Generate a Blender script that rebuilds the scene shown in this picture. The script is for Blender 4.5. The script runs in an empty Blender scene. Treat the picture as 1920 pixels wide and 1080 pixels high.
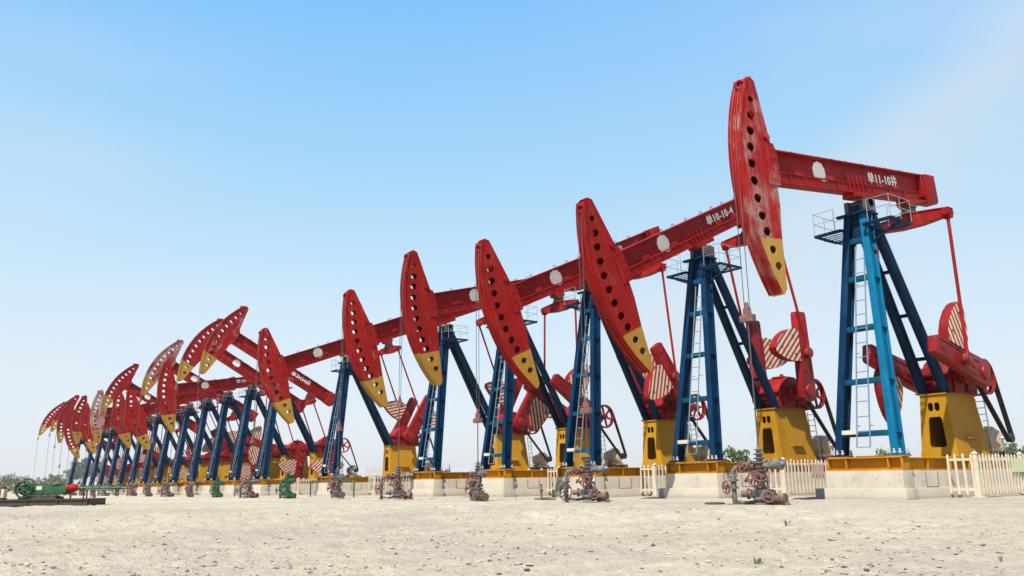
import bpy, bmesh, math, random
from mathutils import Vector, Matrix, noise
random.seed(7)
U = 0.55                       # metres per layout unit
R = math.radians
sc = bpy.context.scene
COL = sc.collection
GZ = -0.55                     # pad level in layout units
SLOPE = -0.00604               # pad falls gently along the row
CAM = Vector((-36.127, -20.757, 0.564))

# ------------------------------------------------------------------ materials
def nn(nt, t, **k):
    n = nt.nodes.new(t)
    for a, b in k.items(): setattr(n, a, b)
    return n

def base_mat(name):
    m = bpy.data.materials.new(name); m.use_nodes = True
    nt = m.node_tree; nt.nodes.clear()
    out = nn(nt, 'ShaderNodeOutputMaterial'); b = nn(nt, 'ShaderNodeBsdfPrincipled')
    nt.links.new(b.outputs[0], out.inputs[0])
    return m, nt, b

def mixc(nt, fac, a, b):
    n = nn(nt, 'ShaderNodeMix', data_type='RGBA')
    if isinstance(fac, (int, float)): n.inputs[0].default_value = fac
    else: nt.links.new(fac, n.inputs[0])
    for i, v in ((6, a), (7, b)):
        if isinstance(v, (tuple, list)): n.inputs[i].default_value = (*v[:3], 1)
        else: nt.links.new(v, n.inputs[i])
    return n.outputs[2]

def ramp(nt, fac, lo, hi):
    n = nn(nt, 'ShaderNodeMapRange', interpolation_type='SMOOTHSTEP')
    nt.links.new(fac, n.inputs[0]); n.inputs[1].default_value = lo; n.inputs[2].default_value = hi
    return n.outputs[0]

def coords(nt, scale=(1, 1, 1), per_object=True):
    tc = nn(nt, 'ShaderNodeTexCoord'); mp = nn(nt, 'ShaderNodeMapping')
    mp.inputs['Scale'].default_value = scale
    nt.links.new(tc.outputs['Object'], mp.inputs[0])
    if per_object:
        oi = nn(nt, 'ShaderNodeObjectInfo'); mu = nn(nt, 'ShaderNodeMath', operation='MULTIPLY')
        mu.inputs[1].default_value = 37.0
        nt.links.new(oi.outputs['Random'], mu.inputs[0]); nt.links.new(mu.outputs[0], mp.inputs['Location'])
    return mp.outputs[0]

def noi(nt, vec, scale, detail=4, rough=.6):
    n = nn(nt, 'ShaderNodeTexNoise'); n.inputs['Scale'].default_value = scale
    n.inputs['Detail'].default_value = detail; n.inputs['Roughness'].default_value = rough
    nt.links.new(vec, n.inputs['Vector'])
    return n.outputs['Fac']

def bump(nt, b, h, strength, dist=.02):
    n = nn(nt, 'ShaderNodeBump'); n.inputs['Strength'].default_value = strength; n.inputs['Distance'].default_value = dist
    nt.links.new(h, n.inputs['Height']); nt.links.new(n.outputs[0], b.inputs['Normal'])

def mulf(nt, a, f):
    q = nn(nt, 'ShaderNodeMath', operation='MULTIPLY'); nt.links.new(a, q.inputs[0]); q.inputs[1].default_value = f
    return q.outputs[0]

def mulr(nt, a, b_):
    q = nn(nt, 'ShaderNodeMath', operation='MULTIPLY'); nt.links.new(a, q.inputs[0]); nt.links.new(b_, q.inputs[1])
    return q.outputs[0]

def paint(name, c, dark, faded, rough=.38, rust=(.10, .035, .015), rust_amt=.66, wear=False, spec=.5, worn=(.40, .31, .27)):
    c, dark, faded, worn = (tuple(.86 * q for q in k_) for k_ in (c, dark, faded, worn))
    m, nt, b = base_mat(name)
    v = coords(nt); vs = coords(nt, (2.2, 2.2, .35))
    big = noi(nt, v, 1.1, 3); streak = noi(nt, vs, 3.0, 5, .7); fine = noi(nt, v, 14, 5, .7)
    col = mixc(nt, ramp(nt, big, .35, .75), c, dark)
    col = mixc(nt, ramp(nt, streak, .50, .72), col, faded)
    drip = noi(nt, coords(nt, (5.5, 5.5, .28)), 2.6, 4, .6)
    col = mixc(nt, mulf(nt, ramp(nt, drip, .60, .78), .55), col, tuple(q * .35 + r_ * .25 for q, r_ in zip(c, rust)))
    hv = nn(nt, 'ShaderNodeHueSaturation'); oi0 = nn(nt, 'ShaderNodeObjectInfo'); mr = nn(nt, 'ShaderNodeMapRange'); mr.inputs[3].default_value = .86; mr.inputs[4].default_value = 1.12
    nt.links.new(oi0.outputs['Random'], mr.inputs[0]); nt.links.new(mr.outputs[0], hv.inputs['Value']); nt.links.new(col, hv.inputs['Color']); col = hv.outputs[0]
    col = mixc(nt, ramp(nt, fine, rust_amt, rust_amt + .12), col, rust)
    if wear:
        oi = nn(nt, 'ShaderNodeObjectInfo'); sep = nn(nt, 'ShaderNodeSeparateColor')
        nt.links.new(oi.outputs['Color'], sep.inputs[0])
        mix = nn(nt, 'ShaderNodeMath', operation='ADD')
        mm = nn(nt, 'ShaderNodeMath', operation='MULTIPLY'); mm.inputs[1].default_value = .5
        wn = noi(nt, vs, 1.6, 5, .65)
        nt.links.new(wn, mm.inputs[0]); m2 = nn(nt, 'ShaderNodeMath', operation='MULTIPLY'); m2.inputs[1].default_value = .5
        nt.links.new(noi(nt, v, 1.3, 4), m2.inputs[0])
        nt.links.new(mm.outputs[0], mix.inputs[0]); nt.links.new(m2.outputs[0], mix.inputs[1])
        ad = nn(nt, 'ShaderNodeMath', operation='ADD'); nt.links.new(mix.outputs[0], ad.inputs[0]); nt.links.new(sep.outputs[0], ad.inputs[1])
        col = mixc(nt, ramp(nt, ad.outputs[0], .72, .95), col, worn)
    nt.links.new(col, b.inputs['Base Color'])
    rr = nn(nt, 'ShaderNodeMapRange'); rr.inputs[3].default_value = rough - .06; rr.inputs[4].default_value = rough + .25
    nt.links.new(streak, rr.inputs[0]); nt.links.new(rr.outputs[0], b.inputs['Roughness'])
    bump(nt, b, big, .12, .02); b.inputs['Specular IOR Level'].default_value = spec
    return m

def plain(name, c, c2, rough=.6, scale=5, metallic=0, bmp=.1):
    m, nt, b = base_mat(name)
    v = coords(nt); n = noi(nt, v, scale, 5, .65)
    nt.links.new(mixc(nt, ramp(nt, n, .3, .75), c, c2), b.inputs['Base Color'])
    b.inputs['Roughness'].default_value = rough; b.inputs['Metallic'].default_value = metallic
    bump(nt, b, n, bmp)
    return m

M = {}
M['red'] = paint('red_paint', (.295, .006, .006), (.215, .005, .006), (.33, .035, .026), rough=.5, spec=.14)
M['headred'] = paint('head_red_paint', (.315, .0075, .006), (.23, .006, .006), (.35, .042, .03), rough=.5, wear=True, spec=.14, worn=(.40, .31, .27))
M['darkred'] = paint('machine_red_paint', (.24, .005, .006), (.17, .004, .005), (.28, .025, .02), rough=.42, spec=.25)
M['yellow'] = paint('yellow_paint', (.46, .235, .009), (.37, .18, .008), (.50, .27, .035), rough=.5, rust=(.18, .07, .018), rust_amt=.67, spec=.14)
M['tipyellow'] = paint('tip_yellow_paint', (0.416, 0.216, 0.0144), (0.368, 0.184, 0.0128), (0.44, 0.264, 0.056), rough=.42, rust_amt=.7)
M['blue'] = paint('blue_paint', (.0012, .030, .085), (.001, .020, .058), (.004, .048, .11), rough=.5, rust=(.02, .04, .08), rust_amt=.7, spec=.10)
M['cyan'] = paint('repainted_cyan', (.0012, .125, .25), (.001, .10, .20), (.004, .15, .28), rough=.5, rust=(.01, .07, .14), rust_amt=.72, spec=.10)
M['teal'] = paint('teal_paint', (.0015, .065, .125), (.0012, .05, .10), (.004, .09, .16), rough=.5, rust=(.03, .05, .07), rust_amt=.7, spec=.10)
M['orange'] = paint('skid_orange_paint', (.50, .22, .006), (.41, .165, .005), (.52, .26, .02), rough=.52, rust=(.16, .065, .018), rust_amt=.66, spec=.12)
M['navy'] = paint('navy_paint', (.002, .018, .055), (.002, .013, .038), (.006, .03, .07), rough=.5, rust=(.03, .03, .04), rust_amt=.7, spec=.12)
M['black'] = plain('black_rubber', (.006, .006, .007), (.012, .012, .013), .6)
M['dark'] = plain('grimy_steel', (.05, .035, .03), (.10, .06, .05), .5, 8)
M['steel'] = plain('galvanised_steel', (0.336, 0.344, 0.352), (0.24, 0.248, 0.256), .45, 12, .4)
M['cable'] = plain('wire_rope', (.045, .04, .045), (.08, .075, .08), .5, 20)
M['whitep'] = plain('white_paint', (.56, .495, .39), (.45, .385, .29), .45, 4)
M['logo'] = plain('logo_white', (.90, .87, .78), (.82, .78, .68), .5, 3)
M['letter'] = plain('letter_white', (.90, .85, .82), (.80, .73, .70), .5, 6)
M['brown'] = plain('rusty_brown', (.16, .075, .03), (.24, .12, .05), .65, 7)
M['valvered'] = plain('valve_red', (.085, .032, .028), (.14, .112, .10), .55, 9)
M['valvegrey'] = plain('valve_grey', (.165, .16, .155), (.07, .055, .05), .5, 9)
M['carrier'] = plain('carrier_grime', (.12, .035, .03), (.20, .10, .085), .55, 9)
M['wheel'] = plain('handwheel_rust', (.20, .06, .045), (.10, .05, .045), .55, 9)
M['green'] = paint('green_paint', (.013, .075, .028), (.010, .05, .02), (.045, .12, .055), rough=.45, rust_amt=.7)
M['palegreen'] = plain('pale_green_board', (.50, .56, .30), (.44, .50, .28), .6, 6)
M['pinkboard'] = plain('faded_red_board', (.52, .36, .32), (.40, .22, .19), .6, 9)
M['skid'] = plain('dark_skid_steel', (.03, .022, .018), (.06, .04, .03), .6, 5)
M['bark'] = plain('bark', (.14, .10, .07), (.09, .065, .045), .85, 9)
M['wall'] = plain('pale_wall', (.55, .53, .50), (.48, .46, .43), .8, 2)
M['roof'] = plain('grey_roof', (.22, .21, .21), (.28, .27, .27), .7, 2)
M['plaster'] = plain('brown_soil_bank', (.24, .19, .12), (.16, .14, .08), .95, .5)

def leafmat(name, a, b2):
    m, nt, b = base_mat(name)
    g = nn(nt, 'ShaderNodeNewGeometry')
    nt.links.new(mixc(nt, g.outputs['Random Per Island'], a, b2), b.inputs['Base Color'])
    b.inputs['Roughness'].default_value = .6
    return m
M['leaf'] = leafmat('leaf_green', (.05, .10, .03), (.12, .17, .06))
M['brush'] = leafmat('dry_brush', (.10, .11, .05), (.19, .17, .09))
M['weed'] = leafmat('weed_leaf', (.10, .14, .035), (.24, .25, .08))

def stripes():
    m, nt, b = base_mat('striped_paint')
    tc = nn(nt, 'ShaderNodeTexCoord'); sx = nn(nt, 'ShaderNodeSeparateXYZ'); nt.links.new(tc.outputs['Object'], sx.inputs[0])
    a = nn(nt, 'ShaderNodeMath', operation='MULTIPLY'); a.inputs[1].default_value = .75; nt.links.new(sx.outputs[0], a.inputs[0])
    c = nn(nt, 'ShaderNodeMath', operation='MULTIPLY_ADD'); c.inputs[1].default_value = .66
    nt.links.new(sx.outputs[2], c.inputs[0]); nt.links.new(a.outputs[0], c.inputs[2])
    d = nn(nt, 'ShaderNodeMath', operation='MULTIPLY'); d.inputs[1].default_value = 1 / .185; nt.links.new(c.outputs[0], d.inputs[0])
    f = nn(nt, 'ShaderNodeMath', operation='FRACT'); nt.links.new(d.outputs[0], f.inputs[0])
    st = ramp(nt, f.outputs[0], .47, .53)
    n = noi(nt, coords(nt), 6, 5, .7)
    cream = mixc(nt, ramp(nt, n, .4, .8), (.66, .53, .38), (.50, .33, .24))
    red = mixc(nt, ramp(nt, n, .4, .8), (.26, .022, .018), (.20, .05, .035))
    nt.links.new(mixc(nt, st, cream, red), b.inputs['Base Color']); b.inputs['Roughness'].default_value = .5
    return m
M['stripe'] = stripes()

def concrete():
    m, nt, b = base_mat('concrete')
    v = coords(nt); vs = coords(nt, (1.5, 1.5, .3))
    n1 = noi(nt, v, .9, 5); n2 = noi(nt, v, 22, 4, .7); n3 = noi(nt, vs, 2.2, 5, .7)
    c = mixc(nt, ramp(nt, n1, .3, .7), (.445, .395, .315), (.38, .34, .27))
    c = mixc(nt, ramp(nt, n3, .55, .85), c, (.26, .225, .175))
    sx = nn(nt, 'ShaderNodeSeparateXYZ'); tc = nn(nt, 'ShaderNodeTexCoord'); nt.links.new(tc.outputs['Object'], sx.inputs[0])
    dm = nn(nt, 'ShaderNodeMath', operation='MULTIPLY_ADD'); dm.inputs[1].default_value = .22; nt.links.new(n3, dm.inputs[0]); nt.links.new(sx.outputs[2], dm.inputs[2])
    damp = nn(nt, 'ShaderNodeMapRange', interpolation_type='SMOOTHSTEP'); nt.links.new(dm.outputs[0], damp.inputs[0])
    damp.inputs[1].default_value = .12; damp.inputs[2].default_value = .22; damp.inputs[3].default_value = .55; damp.inputs[4].default_value = 0
    c = mixc(nt, damp.outputs[0], c, (.30, .24, .17))
    vo = nn(nt, 'ShaderNodeTexVoronoi', feature='DISTANCE_TO_EDGE'); vo.inputs['Scale'].default_value = .9
    dv = nn(nt, 'ShaderNodeVectorMath', operation='ADD'); nz = nn(nt, 'ShaderNodeTexNoise'); nz.inputs['Scale'].default_value = 3; nt.links.new(v, nz.inputs['Vector'])
    nt.links.new(v, dv.inputs[0]); nt.links.new(nz.outputs['Color'], dv.inputs[1]); nt.links.new(dv.outputs[0], vo.inputs['Vector'])
    c = mixc(nt, mulf(nt, mulr(nt, ramp(nt, vo.outputs['Distance'], .012, .004), ramp(nt, n1, .5, .6)), .6), c, (.17, .14, .11))
    dr = noi(nt, coords(nt, (4, 4, .22)), 2.4, 4, .6)
    c = mixc(nt, mulf(nt, ramp(nt, dr, .58, .74), .45), c, (.22, .16, .10))
    c = mixc(nt, mulf(nt, ramp(nt, n2, .6, .75), .35), c, (.25, .22, .18))
    nt.links.new(c, b.inputs['Base Color']); b.inputs['Roughness'].default_value = .9
    bump(nt, b, n2, .35, .012)
    return m
M['concrete'] = concrete()
M['greyconc'] = plain('grey_cement', (.20, .20, .20), (.25, .245, .24), .9, 6)

def groundmat():
    m, nt, b = base_mat('dry_ground')
    v = coords(nt, per_object=False)
    big = noi(nt, v, .16, 4); mid = noi(nt, v, .9, 6, .65); fine = noi(nt, v, 9, 6, .75); peb = noi(nt, v, 38, 3, .6)
    track = noi(nt, coords(nt, (.35, 1.5, 1), False), .8, 5, .6)
    c = mixc(nt, ramp(nt, big, .35, .65), (.43, .38, .295), (.345, .31, .25))
    c = mixc(nt, ramp(nt, mid, .45, .72), c, (.435, .39, .305))
    c = mixc(nt, ramp(nt, track, .52, .75), c, (.38, .305, .23))
    c = mixc(nt, ramp(nt, fine, .52, .72), c, (.30, .27, .215))
    c = mixc(nt, ramp(nt, peb, .62, .74), c, (.44, .415, .355))
    vd = nn(nt, 'ShaderNodeTexNoise'); vd.inputs['Scale'].default_value = 5; vd.inputs['Detail'].default_value = 8; vd.inputs['Roughness'].default_value = .8
    nt.links.new(v, vd.inputs['Vector'])
    c = mixc(nt, ramp(nt, vd.outputs['Fac'], .60, .72), c, (.215, .19, .15))
    nt.links.new(c, b.inputs['Base Color']); b.inputs['Roughness'].default_value = .95
    b.inputs['Specular IOR Level'].default_value = .15
    s = nn(nt, 'ShaderNodeMath', operation='MULTIPLY_ADD'); s.inputs[1].default_value = .35
    nt.links.new(peb, s.inputs[0]); nt.links.new(fine, s.inputs[2])
    clod = noi(nt, v, 3.2, 6, .7)
    c2 = mixc(nt, mulf(nt, ramp(nt, clod, .50, .66), .5), c, (.275, .245, .195)); nt.links.new(c2, b.inputs['Base Color'])
    s2 = nn(nt, 'ShaderNodeMath', operation='MULTIPLY_ADD'); s2.inputs[1].default_value = 1.6; nt.links.new(clod, s2.inputs[0]); nt.links.new(s.outputs[0], s2.inputs[2])
    bump(nt, b, s2.outputs[0], .9, .06)
    return m
M['ground'] = groundmat()

def stonemat():
    m, nt, b = base_mat('stones')
    g = nn(nt, 'ShaderNodeNewGeometry')
    c = mixc(nt, ramp(nt, g.outputs['Random Per Island'], 0, .8), (.23, .21, .17), (.33, .30, .25))
    c = mixc(nt, ramp(nt, g.outputs['Random Per Island'], .93, .94), c, (.14, .115, .09))
    nt.links.new(c, b.inputs['Base Color']); b.inputs['Roughness'].default_value = .9
    return m
M['stone'] = stonemat()

# ------------------------------------------------------------------ mesh builder
class MB:
    def __init__(s): s.v = []; s.f = []; s.m = []
    def add(s, vs, fs, mi=0):
        o = len(s.v); s.v += [tuple(v) for v in vs]
        for f in fs: s.f.append([i + o for i in f]); s.m.append(mi)
    def hexa(s, p, mi=0):
        s.add(p, [(0, 3, 2, 1), (4, 5, 6, 7), (0, 1, 5, 4), (1, 2, 6, 5), (2, 3, 7, 6), (3, 0, 4, 7)], mi)
    def box(s, x0, x1, y0, y1, z0, z1, mi=0):
        s.hexa([(x0, y0, z0), (x1, y0, z0), (x1, y1, z0), (x0, y1, z0), (x0, y0, z1), (x1, y0, z1), (x1, y1, z1), (x0, y1, z1)], mi)
    def bar(s, a, b, w, h, up=(0, 0, 1), mi=0):          # rectangular bar, h along 'up', w sideways
        a = Vector(a); b = Vector(b); d = (b - a).normalized(); up = Vector(up)
        sd = d.cross(up)
        if sd.length < 1e-4: sd = d.cross(Vector((1, 0, 0)))
        sd.normalize(); u = sd.cross(d)
        sd *= w / 2; u *= h / 2
        s.hexa([a - sd - u, a + sd - u, b + sd - u, b - sd - u, a - sd + u, a + sd + u, b + sd + u, b - sd + u], mi)
    def tube(s, a, b, r0, r1=None, n=12, mi=0, caps=True):
        r1 = r0 if r1 is None else r1
        a = Vector(a); b = Vector(b); d = (b - a).normalized()
        x = d.orthogonal().normalized(); y = d.cross(x)
        vs = []
        for p, r in ((a, r0), (b, r1)):
            for i in range(n):
                t = 2 * math.pi * i / n; vs.append(p + (x * math.cos(t) + y * math.sin(t)) * r)
        fs = [(i, (i + 1) % n, n + (i + 1) % n, n + i) for i in range(n)]
        if caps: fs += [tuple(range(n - 1, -1, -1)), tuple(range(n, 2 * n))]
        s.add(vs, fs, mi)
    def path(s, pts, r, n=8, mi=0):
        for a, b in zip(pts, pts[1:]): s.tube(a, b, r, r, n, mi)
    def lathe(s, prof, o=(0, 0, 0), ax=(0, 0, 1), n=16, mi=0):   # prof = [(h, r)]
        o = Vector(o); d = Vector(ax).normalized(); x = d.orthogonal().normalized(); y = d.cross(x)
        vs = []
        for h, r in prof:
            for i in range(n):
                t = 2 * math.pi * i / n; vs.append(o + d * h + (x * math.cos(t) + y * math.sin(t)) * r)
        fs = []
        for k in range(len(prof) - 1):
            for i in range(n):
                fs.append((k * n + i, k * n + (i + 1) % n, (k + 1) * n + (i + 1) % n, (k + 1) * n + i))
        fs += [tuple(range(n - 1, -1, -1)), tuple(range((len(prof) - 1) * n, len(prof) * n))]
        s.add(vs, fs, mi)
    def torus(s, o, ax, Rr, r, n=20, k=6, mi=0):
        o = Vector(o); d = Vector(ax).normalized(); x = d.orthogonal().normalized(); y = d.cross(x)
        vs = []
        for i in range(n):
            t = 2 * math.pi * i / n; e = x * math.cos(t) + y * math.sin(t)
            for j in range(k):
                q = 2 * math.pi * j / k; vs.append(o + e * (Rr + r * math.cos(q)) + d * r * math.sin(q))
        fs = [(i * k + j, ((i + 1) % n) * k + j, ((i + 1) % n) * k + (j + 1) % k, i * k + (j + 1) % k) for i in range(n) for j in range(k)]
        s.add(vs, fs, mi)
    def wheel(s, o, ax, Rr, r=.03, spokes=5, mi=0):
        o = Vector(o); d = Vector(ax).normalized(); x = d.orthogonal().normalized(); y = d.cross(x)
        s.torus(o, ax, Rr, r, 20, 6, mi)
        for i in range(spokes):
            t = 2 * math.pi * i / spokes + .3; s.tube(o, o + (x * math.cos(t) + y * math.sin(t)) * Rr, r * .75, r * .75, 6, mi)
        s.tube(o - d * .08, o + d * .08, r * 2.2, r * 2.2, 8, mi)
    def prism(s, poly, y0, y1, mi=0, mside=None):        # poly in (x, z)
        n = len(poly); mside = mi if mside is None else mside
        vs = [(x, y0, z) for x, z in poly] + [(x, y1, z) for x, z in poly]
        o = len(s.v); s.v += vs
        s.f.append([o + i for i in range(n)]); s.m.append(mi)
        s.f.append([o + n + i for i in range(n - 1, -1, -1)]); s.m.append(mi)
        for i in range(n):
            j = (i + 1) % n; s.f.append([o + i, o + n + i, o + n + j, o + j]); s.m.append(mside)
    def plate(s, outer, holes, y0, y1, mi=0):            # flat plate with real holes, in the XZ plane
        bm = bmesh.new(); ed = []
        loops = []
        for lp in [outer] + holes:
            vv = [bm.verts.new((x, 0, z)) for x, z in lp]; loops.append(vv)
            for i in range(len(vv)): ed.append(bm.edges.new((vv[i], vv[(i + 1) % len(vv)])))
        bmesh.ops.triangle_fill(bm, use_beauty=True, use_dissolve=False, edges=ed)
        bm.verts.index_update(); n = len(bm.verts)
        co = [(v.co.x, v.co.z) for v in bm.verts]
        o = len(s.v)
        s.v += [(x, y0, z) for x, z in co] + [(x, y1, z) for x, z in co]
        for f in bm.faces:
            ix = [v.index for v in f.verts]
            s.f.append([o + i for i in ix]); s.m.append(mi)
            s.f.append([o + n + i for i in reversed(ix)]); s.m.append(mi)
        for lp in loops:
            k = len(lp)
            for i in range(k):
                a = lp[i].index; b = lp[(i + 1) % k].index
                s.f.append([o + a, o + b, o + n + b, o + n + a]); s.m.append(mi)
        bm.free()
    def mesh(s, name, mats, bevel=0, smooth=35):
        me = bpy.data.meshes.new(name)
        me.from_pydata([(x * U, y * U, z * U) for x, y, z in s.v], [], s.f)
        if not isinstance(mats, (list, tuple)): mats = [mats]
        for m in mats: me.materials.append(m)
        me.polygons.foreach_set('material_index', s.m)
        bm = bmesh.new(); bm.from_mesh(me)
        bmesh.ops.recalc_face_normals(bm, faces=bm.faces)
        if bevel:
            es = [e for e in bm.edges if len(e.link_faces) == 2 and e.calc_face_angle(0) > R(35)]
            bmesh.ops.bevel(bm, geom=es, offset=bevel * U, segments=2, affect='EDGES', clamp_overlap=True, profile=.6)
        bm.to_mesh(me); bm.free()
        if smooth:
            me.polygons.foreach_set('use_smooth', [True] * len(me.polygons))
            me.set_sharp_from_angle(angle=R(smooth))
        me.update()
        return me

def link(name, data, parent=None, loc=(0, 0, 0), rot=(0, 0, 0)):
    o = bpy.data.objects.new(name, data); COL.objects.link(o)
    if parent: o.parent = parent
    o.location = (loc[0] * U, loc[1] * U, loc[2] * U); o.rotation_euler = rot
    return o

def tag(o, label=None, cat=None, group=None, kind=None):
    for k, v in (('label', label), ('category', cat), ('group', group), ('kind', kind)):
        if v: o[k] = v
    return o

def thing(name, label, cat, loc, group=None, rz=0):
    return tag(link(name, None, None, loc, (0, 0, rz)), label, cat, group)

# ------------------------------------------------------------------ ground
FW = Vector((.599, .801, 0))
def smooth01(t): t = max(0, min(1, t)); return t * t * (3 - 2 * t)
def ground_h(x, y, detail=True):
    z = GZ + SLOPE * max(-60, min(420, y)) - .04
    s = (x - CAM.x) * FW.x + (y - CAM.y) * FW.y
    lat = (x - CAM.x) * FW.y - (y - CAM.y) * FW.x
    edge = 29 + 2.2 * noise.noise(Vector((lat * .09, 3.1, 0))) - lat * .06
    w = 1 - smooth01((s - edge + 2.2) / 2.6)
    if y < 40: z -= .24 * w
    if x < -11 and y >= 40: z -= .1
    if -70 < y < 200 and -24 < x < -9.5:
        wob = .5 * noise.noise(Vector((y * .06, 1.7, 0)))
        for xr in (-11.9, -13.7, -17.2, -19.0):
            q = abs(x - xr - wob)
            if q < .6: z += -.06 * math.exp(-(q / .2) ** 2) + .03 * math.exp(-((q - .38) / .14) ** 2)
    if detail:
        d = math.hypot(x - CAM.x, y - CAM.y)
        p = Vector((x, y, 0))
        if d < 140:
            onpad = smooth01((x + 12) / 2.5)
            a = (1 - .75 * onpad)
            z += a * .09 * noise.noise(p * .35) + a * .085 * noise.noise(p * 1.1 + Vector((5, 2, 0)))
            z += a * .055 * noise.noise(p * 2.9) + a * .03 * noise.noise(p * 6.3 + Vector((1, 7, 0)))
            if w > 0 and d < 45: z += w * .035 * max(0, noise.noise(p * 3.7 + Vector((9, 1, 0))) - .1) * 2
    return z

def axis(lo, hi, step, far):
    a = []; x = lo
    while x <= hi: a.append(x); x += step
    g = step; x = hi
    while x < far: g *= 1.22; x += g; a.append(x)
    g = step; x = lo; pre = []
    while x > -far: g *= 1.22; x -= g; pre.append(x)
    return pre[::-1] + a

def build_ground():
    xs = axis(-36, -5, .14, 2500); ys = axis(-19, 12, .14, 2500)
    nx = len(xs)
    vs = [(x * U, y * U, ground_h(x, y) * U) for y in ys for x in xs]
    fs = [(j * nx + i, j * nx + i + 1, (j + 1) * nx + i + 1, (j + 1) * nx + i) for j in range(len(ys) - 1) for i in range(nx - 1)]
    me = bpy.data.meshes.new('ground'); me.from_pydata(vs, [], fs); me.materials.append(M['ground'])
    me.polygons.foreach_set('use_smooth', [True] * len(me.polygons)); me.update()
    tag(link('ground', me), kind='structure')
build_ground()

def build_stones():
    mb = MB(); rng = random.Random(3)
    n = 0
    while n < 6000:
        s = 10 + 26 * rng.random() ** 1.7; lat = rng.uniform(-.72, .72) * s
        x = CAM.x + FW.x * s + FW.y * lat; y = CAM.y + FW.y * s - FW.x * lat
        if x > -10.5 and rng.random() > .12: continue
        if noise.noise(Vector((x * .5, y * .5, 4))) + rng.random() * .9 < .25: continue
        r = .010 + .038 * rng.random() ** 4 + (.02 * rng.random() if rng.random() < .02 else 0)
        z = ground_h(x, y) + r * .2
        ax = r * rng.uniform(.8, 1.7); ay = r * rng.uniform(.8, 1.7); az = r * rng.uniform(.5, 1)
        t = rng.uniform(0, 3.14); c, q = math.cos(t), math.sin(t)
        vs = []
        for dx, dy, dz in ((1, 0, 0), (.2, 1, .1), (-1, .1, 0), (-.1, -1, -.1), (.1, .2, 1), (0, 0, -1), (.6, .6, .6), (-.6, -.5, .6)):
            jx = ax * dx * rng.uniform(.8, 1.2); jy = ay * dy * rng.uniform(.8, 1.2)
            vs.append((x + jx * c - jy * q, y + jx * q + jy * c, z + az * dz))
        mb.add(vs, [(0, 1, 6), (1, 4, 6), (4, 0, 6), (2, 3, 7), (3, 4, 7), (4, 2, 7), (1, 2, 4), (3, 0, 4), (1, 0, 5), (2, 1, 5), (3, 2, 5), (0, 3, 5)])
        n += 1
    tag(link('gravel', mb.mesh('gravel', M['stone'], smooth=0)), 'loose gravel and clods strewn over the dry ground', 'gravel', kind='stuff')
build_stones()

# ------------------------------------------------------------------ pump jack prototype parts (layout units, z0 = pad)
zf = lambda z: z - GZ
PX, PZ = 1.76, zf(14.36)       # saddle pivot
CX, CZ = 8.7, zf(5.65)         # crank shaft
ARC = 9.88

ORD = ['rightmost', 'second', 'third', 'fourth', 'fifth', 'sixth', 'seventh', 'eighth', 'ninth', 'tenth', 'eleventh', 'twelfth', 'thirteenth',
       'fourteenth', 'fifteenth', 'sixteenth', 'seventeenth', 'eighteenth', 'nineteenth', 'twentieth']

def ibeam(mb, a, b, w, d, tf, tw, up, mi=0):
    a = Vector(a); b = Vector(b); ax = (b - a).normalized(); up = (Vector(up) - ax * ax.dot(Vector(up))).normalized()
    mb.bar(a + up * (d / 2 - tf / 2), b + up * (d / 2 - tf / 2), w, tf, up, mi)
    mb.bar(a - up * (d / 2 - tf / 2), b - up * (d / 2 - tf / 2), w, tf, up, mi)
    mb.bar(a, b, tw, d - 2 * tf, up, mi)

def make_skid():
    mb = MB(); z0, z1 = zf(.74), zf(1.34)
    t = .05
    x0, x1 = -.42, .3
    mb.box(x0, x1, -1.73, 1.95, z1 - t, z1); mb.box(x0 - .02, x1, -1.75, 1.97, z0, z0 + t)   # front cross beam: flanges and set back web
    mb.box(x0 + .26, x0 + .3, -1.69, 1.91, z0 + t, z1 - t)
    for y in (-1.73, -1.1, .95, 1.90): mb.box(x0 + .03, x0 + .26, y, y + .05, z0 + t, z1 - t)
    mb.box(x0 + .28, x1, -1.735, -1.69, z0 + t, z1 - t); mb.box(x0 + .28, x1, 1.90, 1.945, z0 + t, z1 - t)
    for sgn in (-1, 1):
        y = sgn * 1.32
        mb.box(x1 + .003, 15.2, y - .2, y + .2, z1 - t - .03, z1 - .03); mb.box(x1 + .003, 15.2, y - .2, y + .2, z0, z0 + t)
        mb.box(x1 + .003, 15.2, y - .03, y + .03, z0 + t, z1 - t - .03)
        for x in (2.4, 4.6, 6.5, 8.6, 10.6, 12.4, 14.2): mb.box(x, x + .05, y - .18, y + .18, z0 + t, z1 - t - .03)
    for x in (3.4, 6.6, 10.2, 12.2, 14.6): mb.box(x, x + .3, -1.12, 1.12, z0 + .05, z1 - .06)
    mb.box(-.30, 1.6, -.5, .5, z1 + .002, z1 + .07, 1)
    for y in (-1.4, 1.4): mb.box(-.36, .42, y - .42, y + .42, z1 + .002, z1 + .05, 0)
    return mb.mesh('base_skid', [M['orange'], M['brown']], .008)

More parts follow.
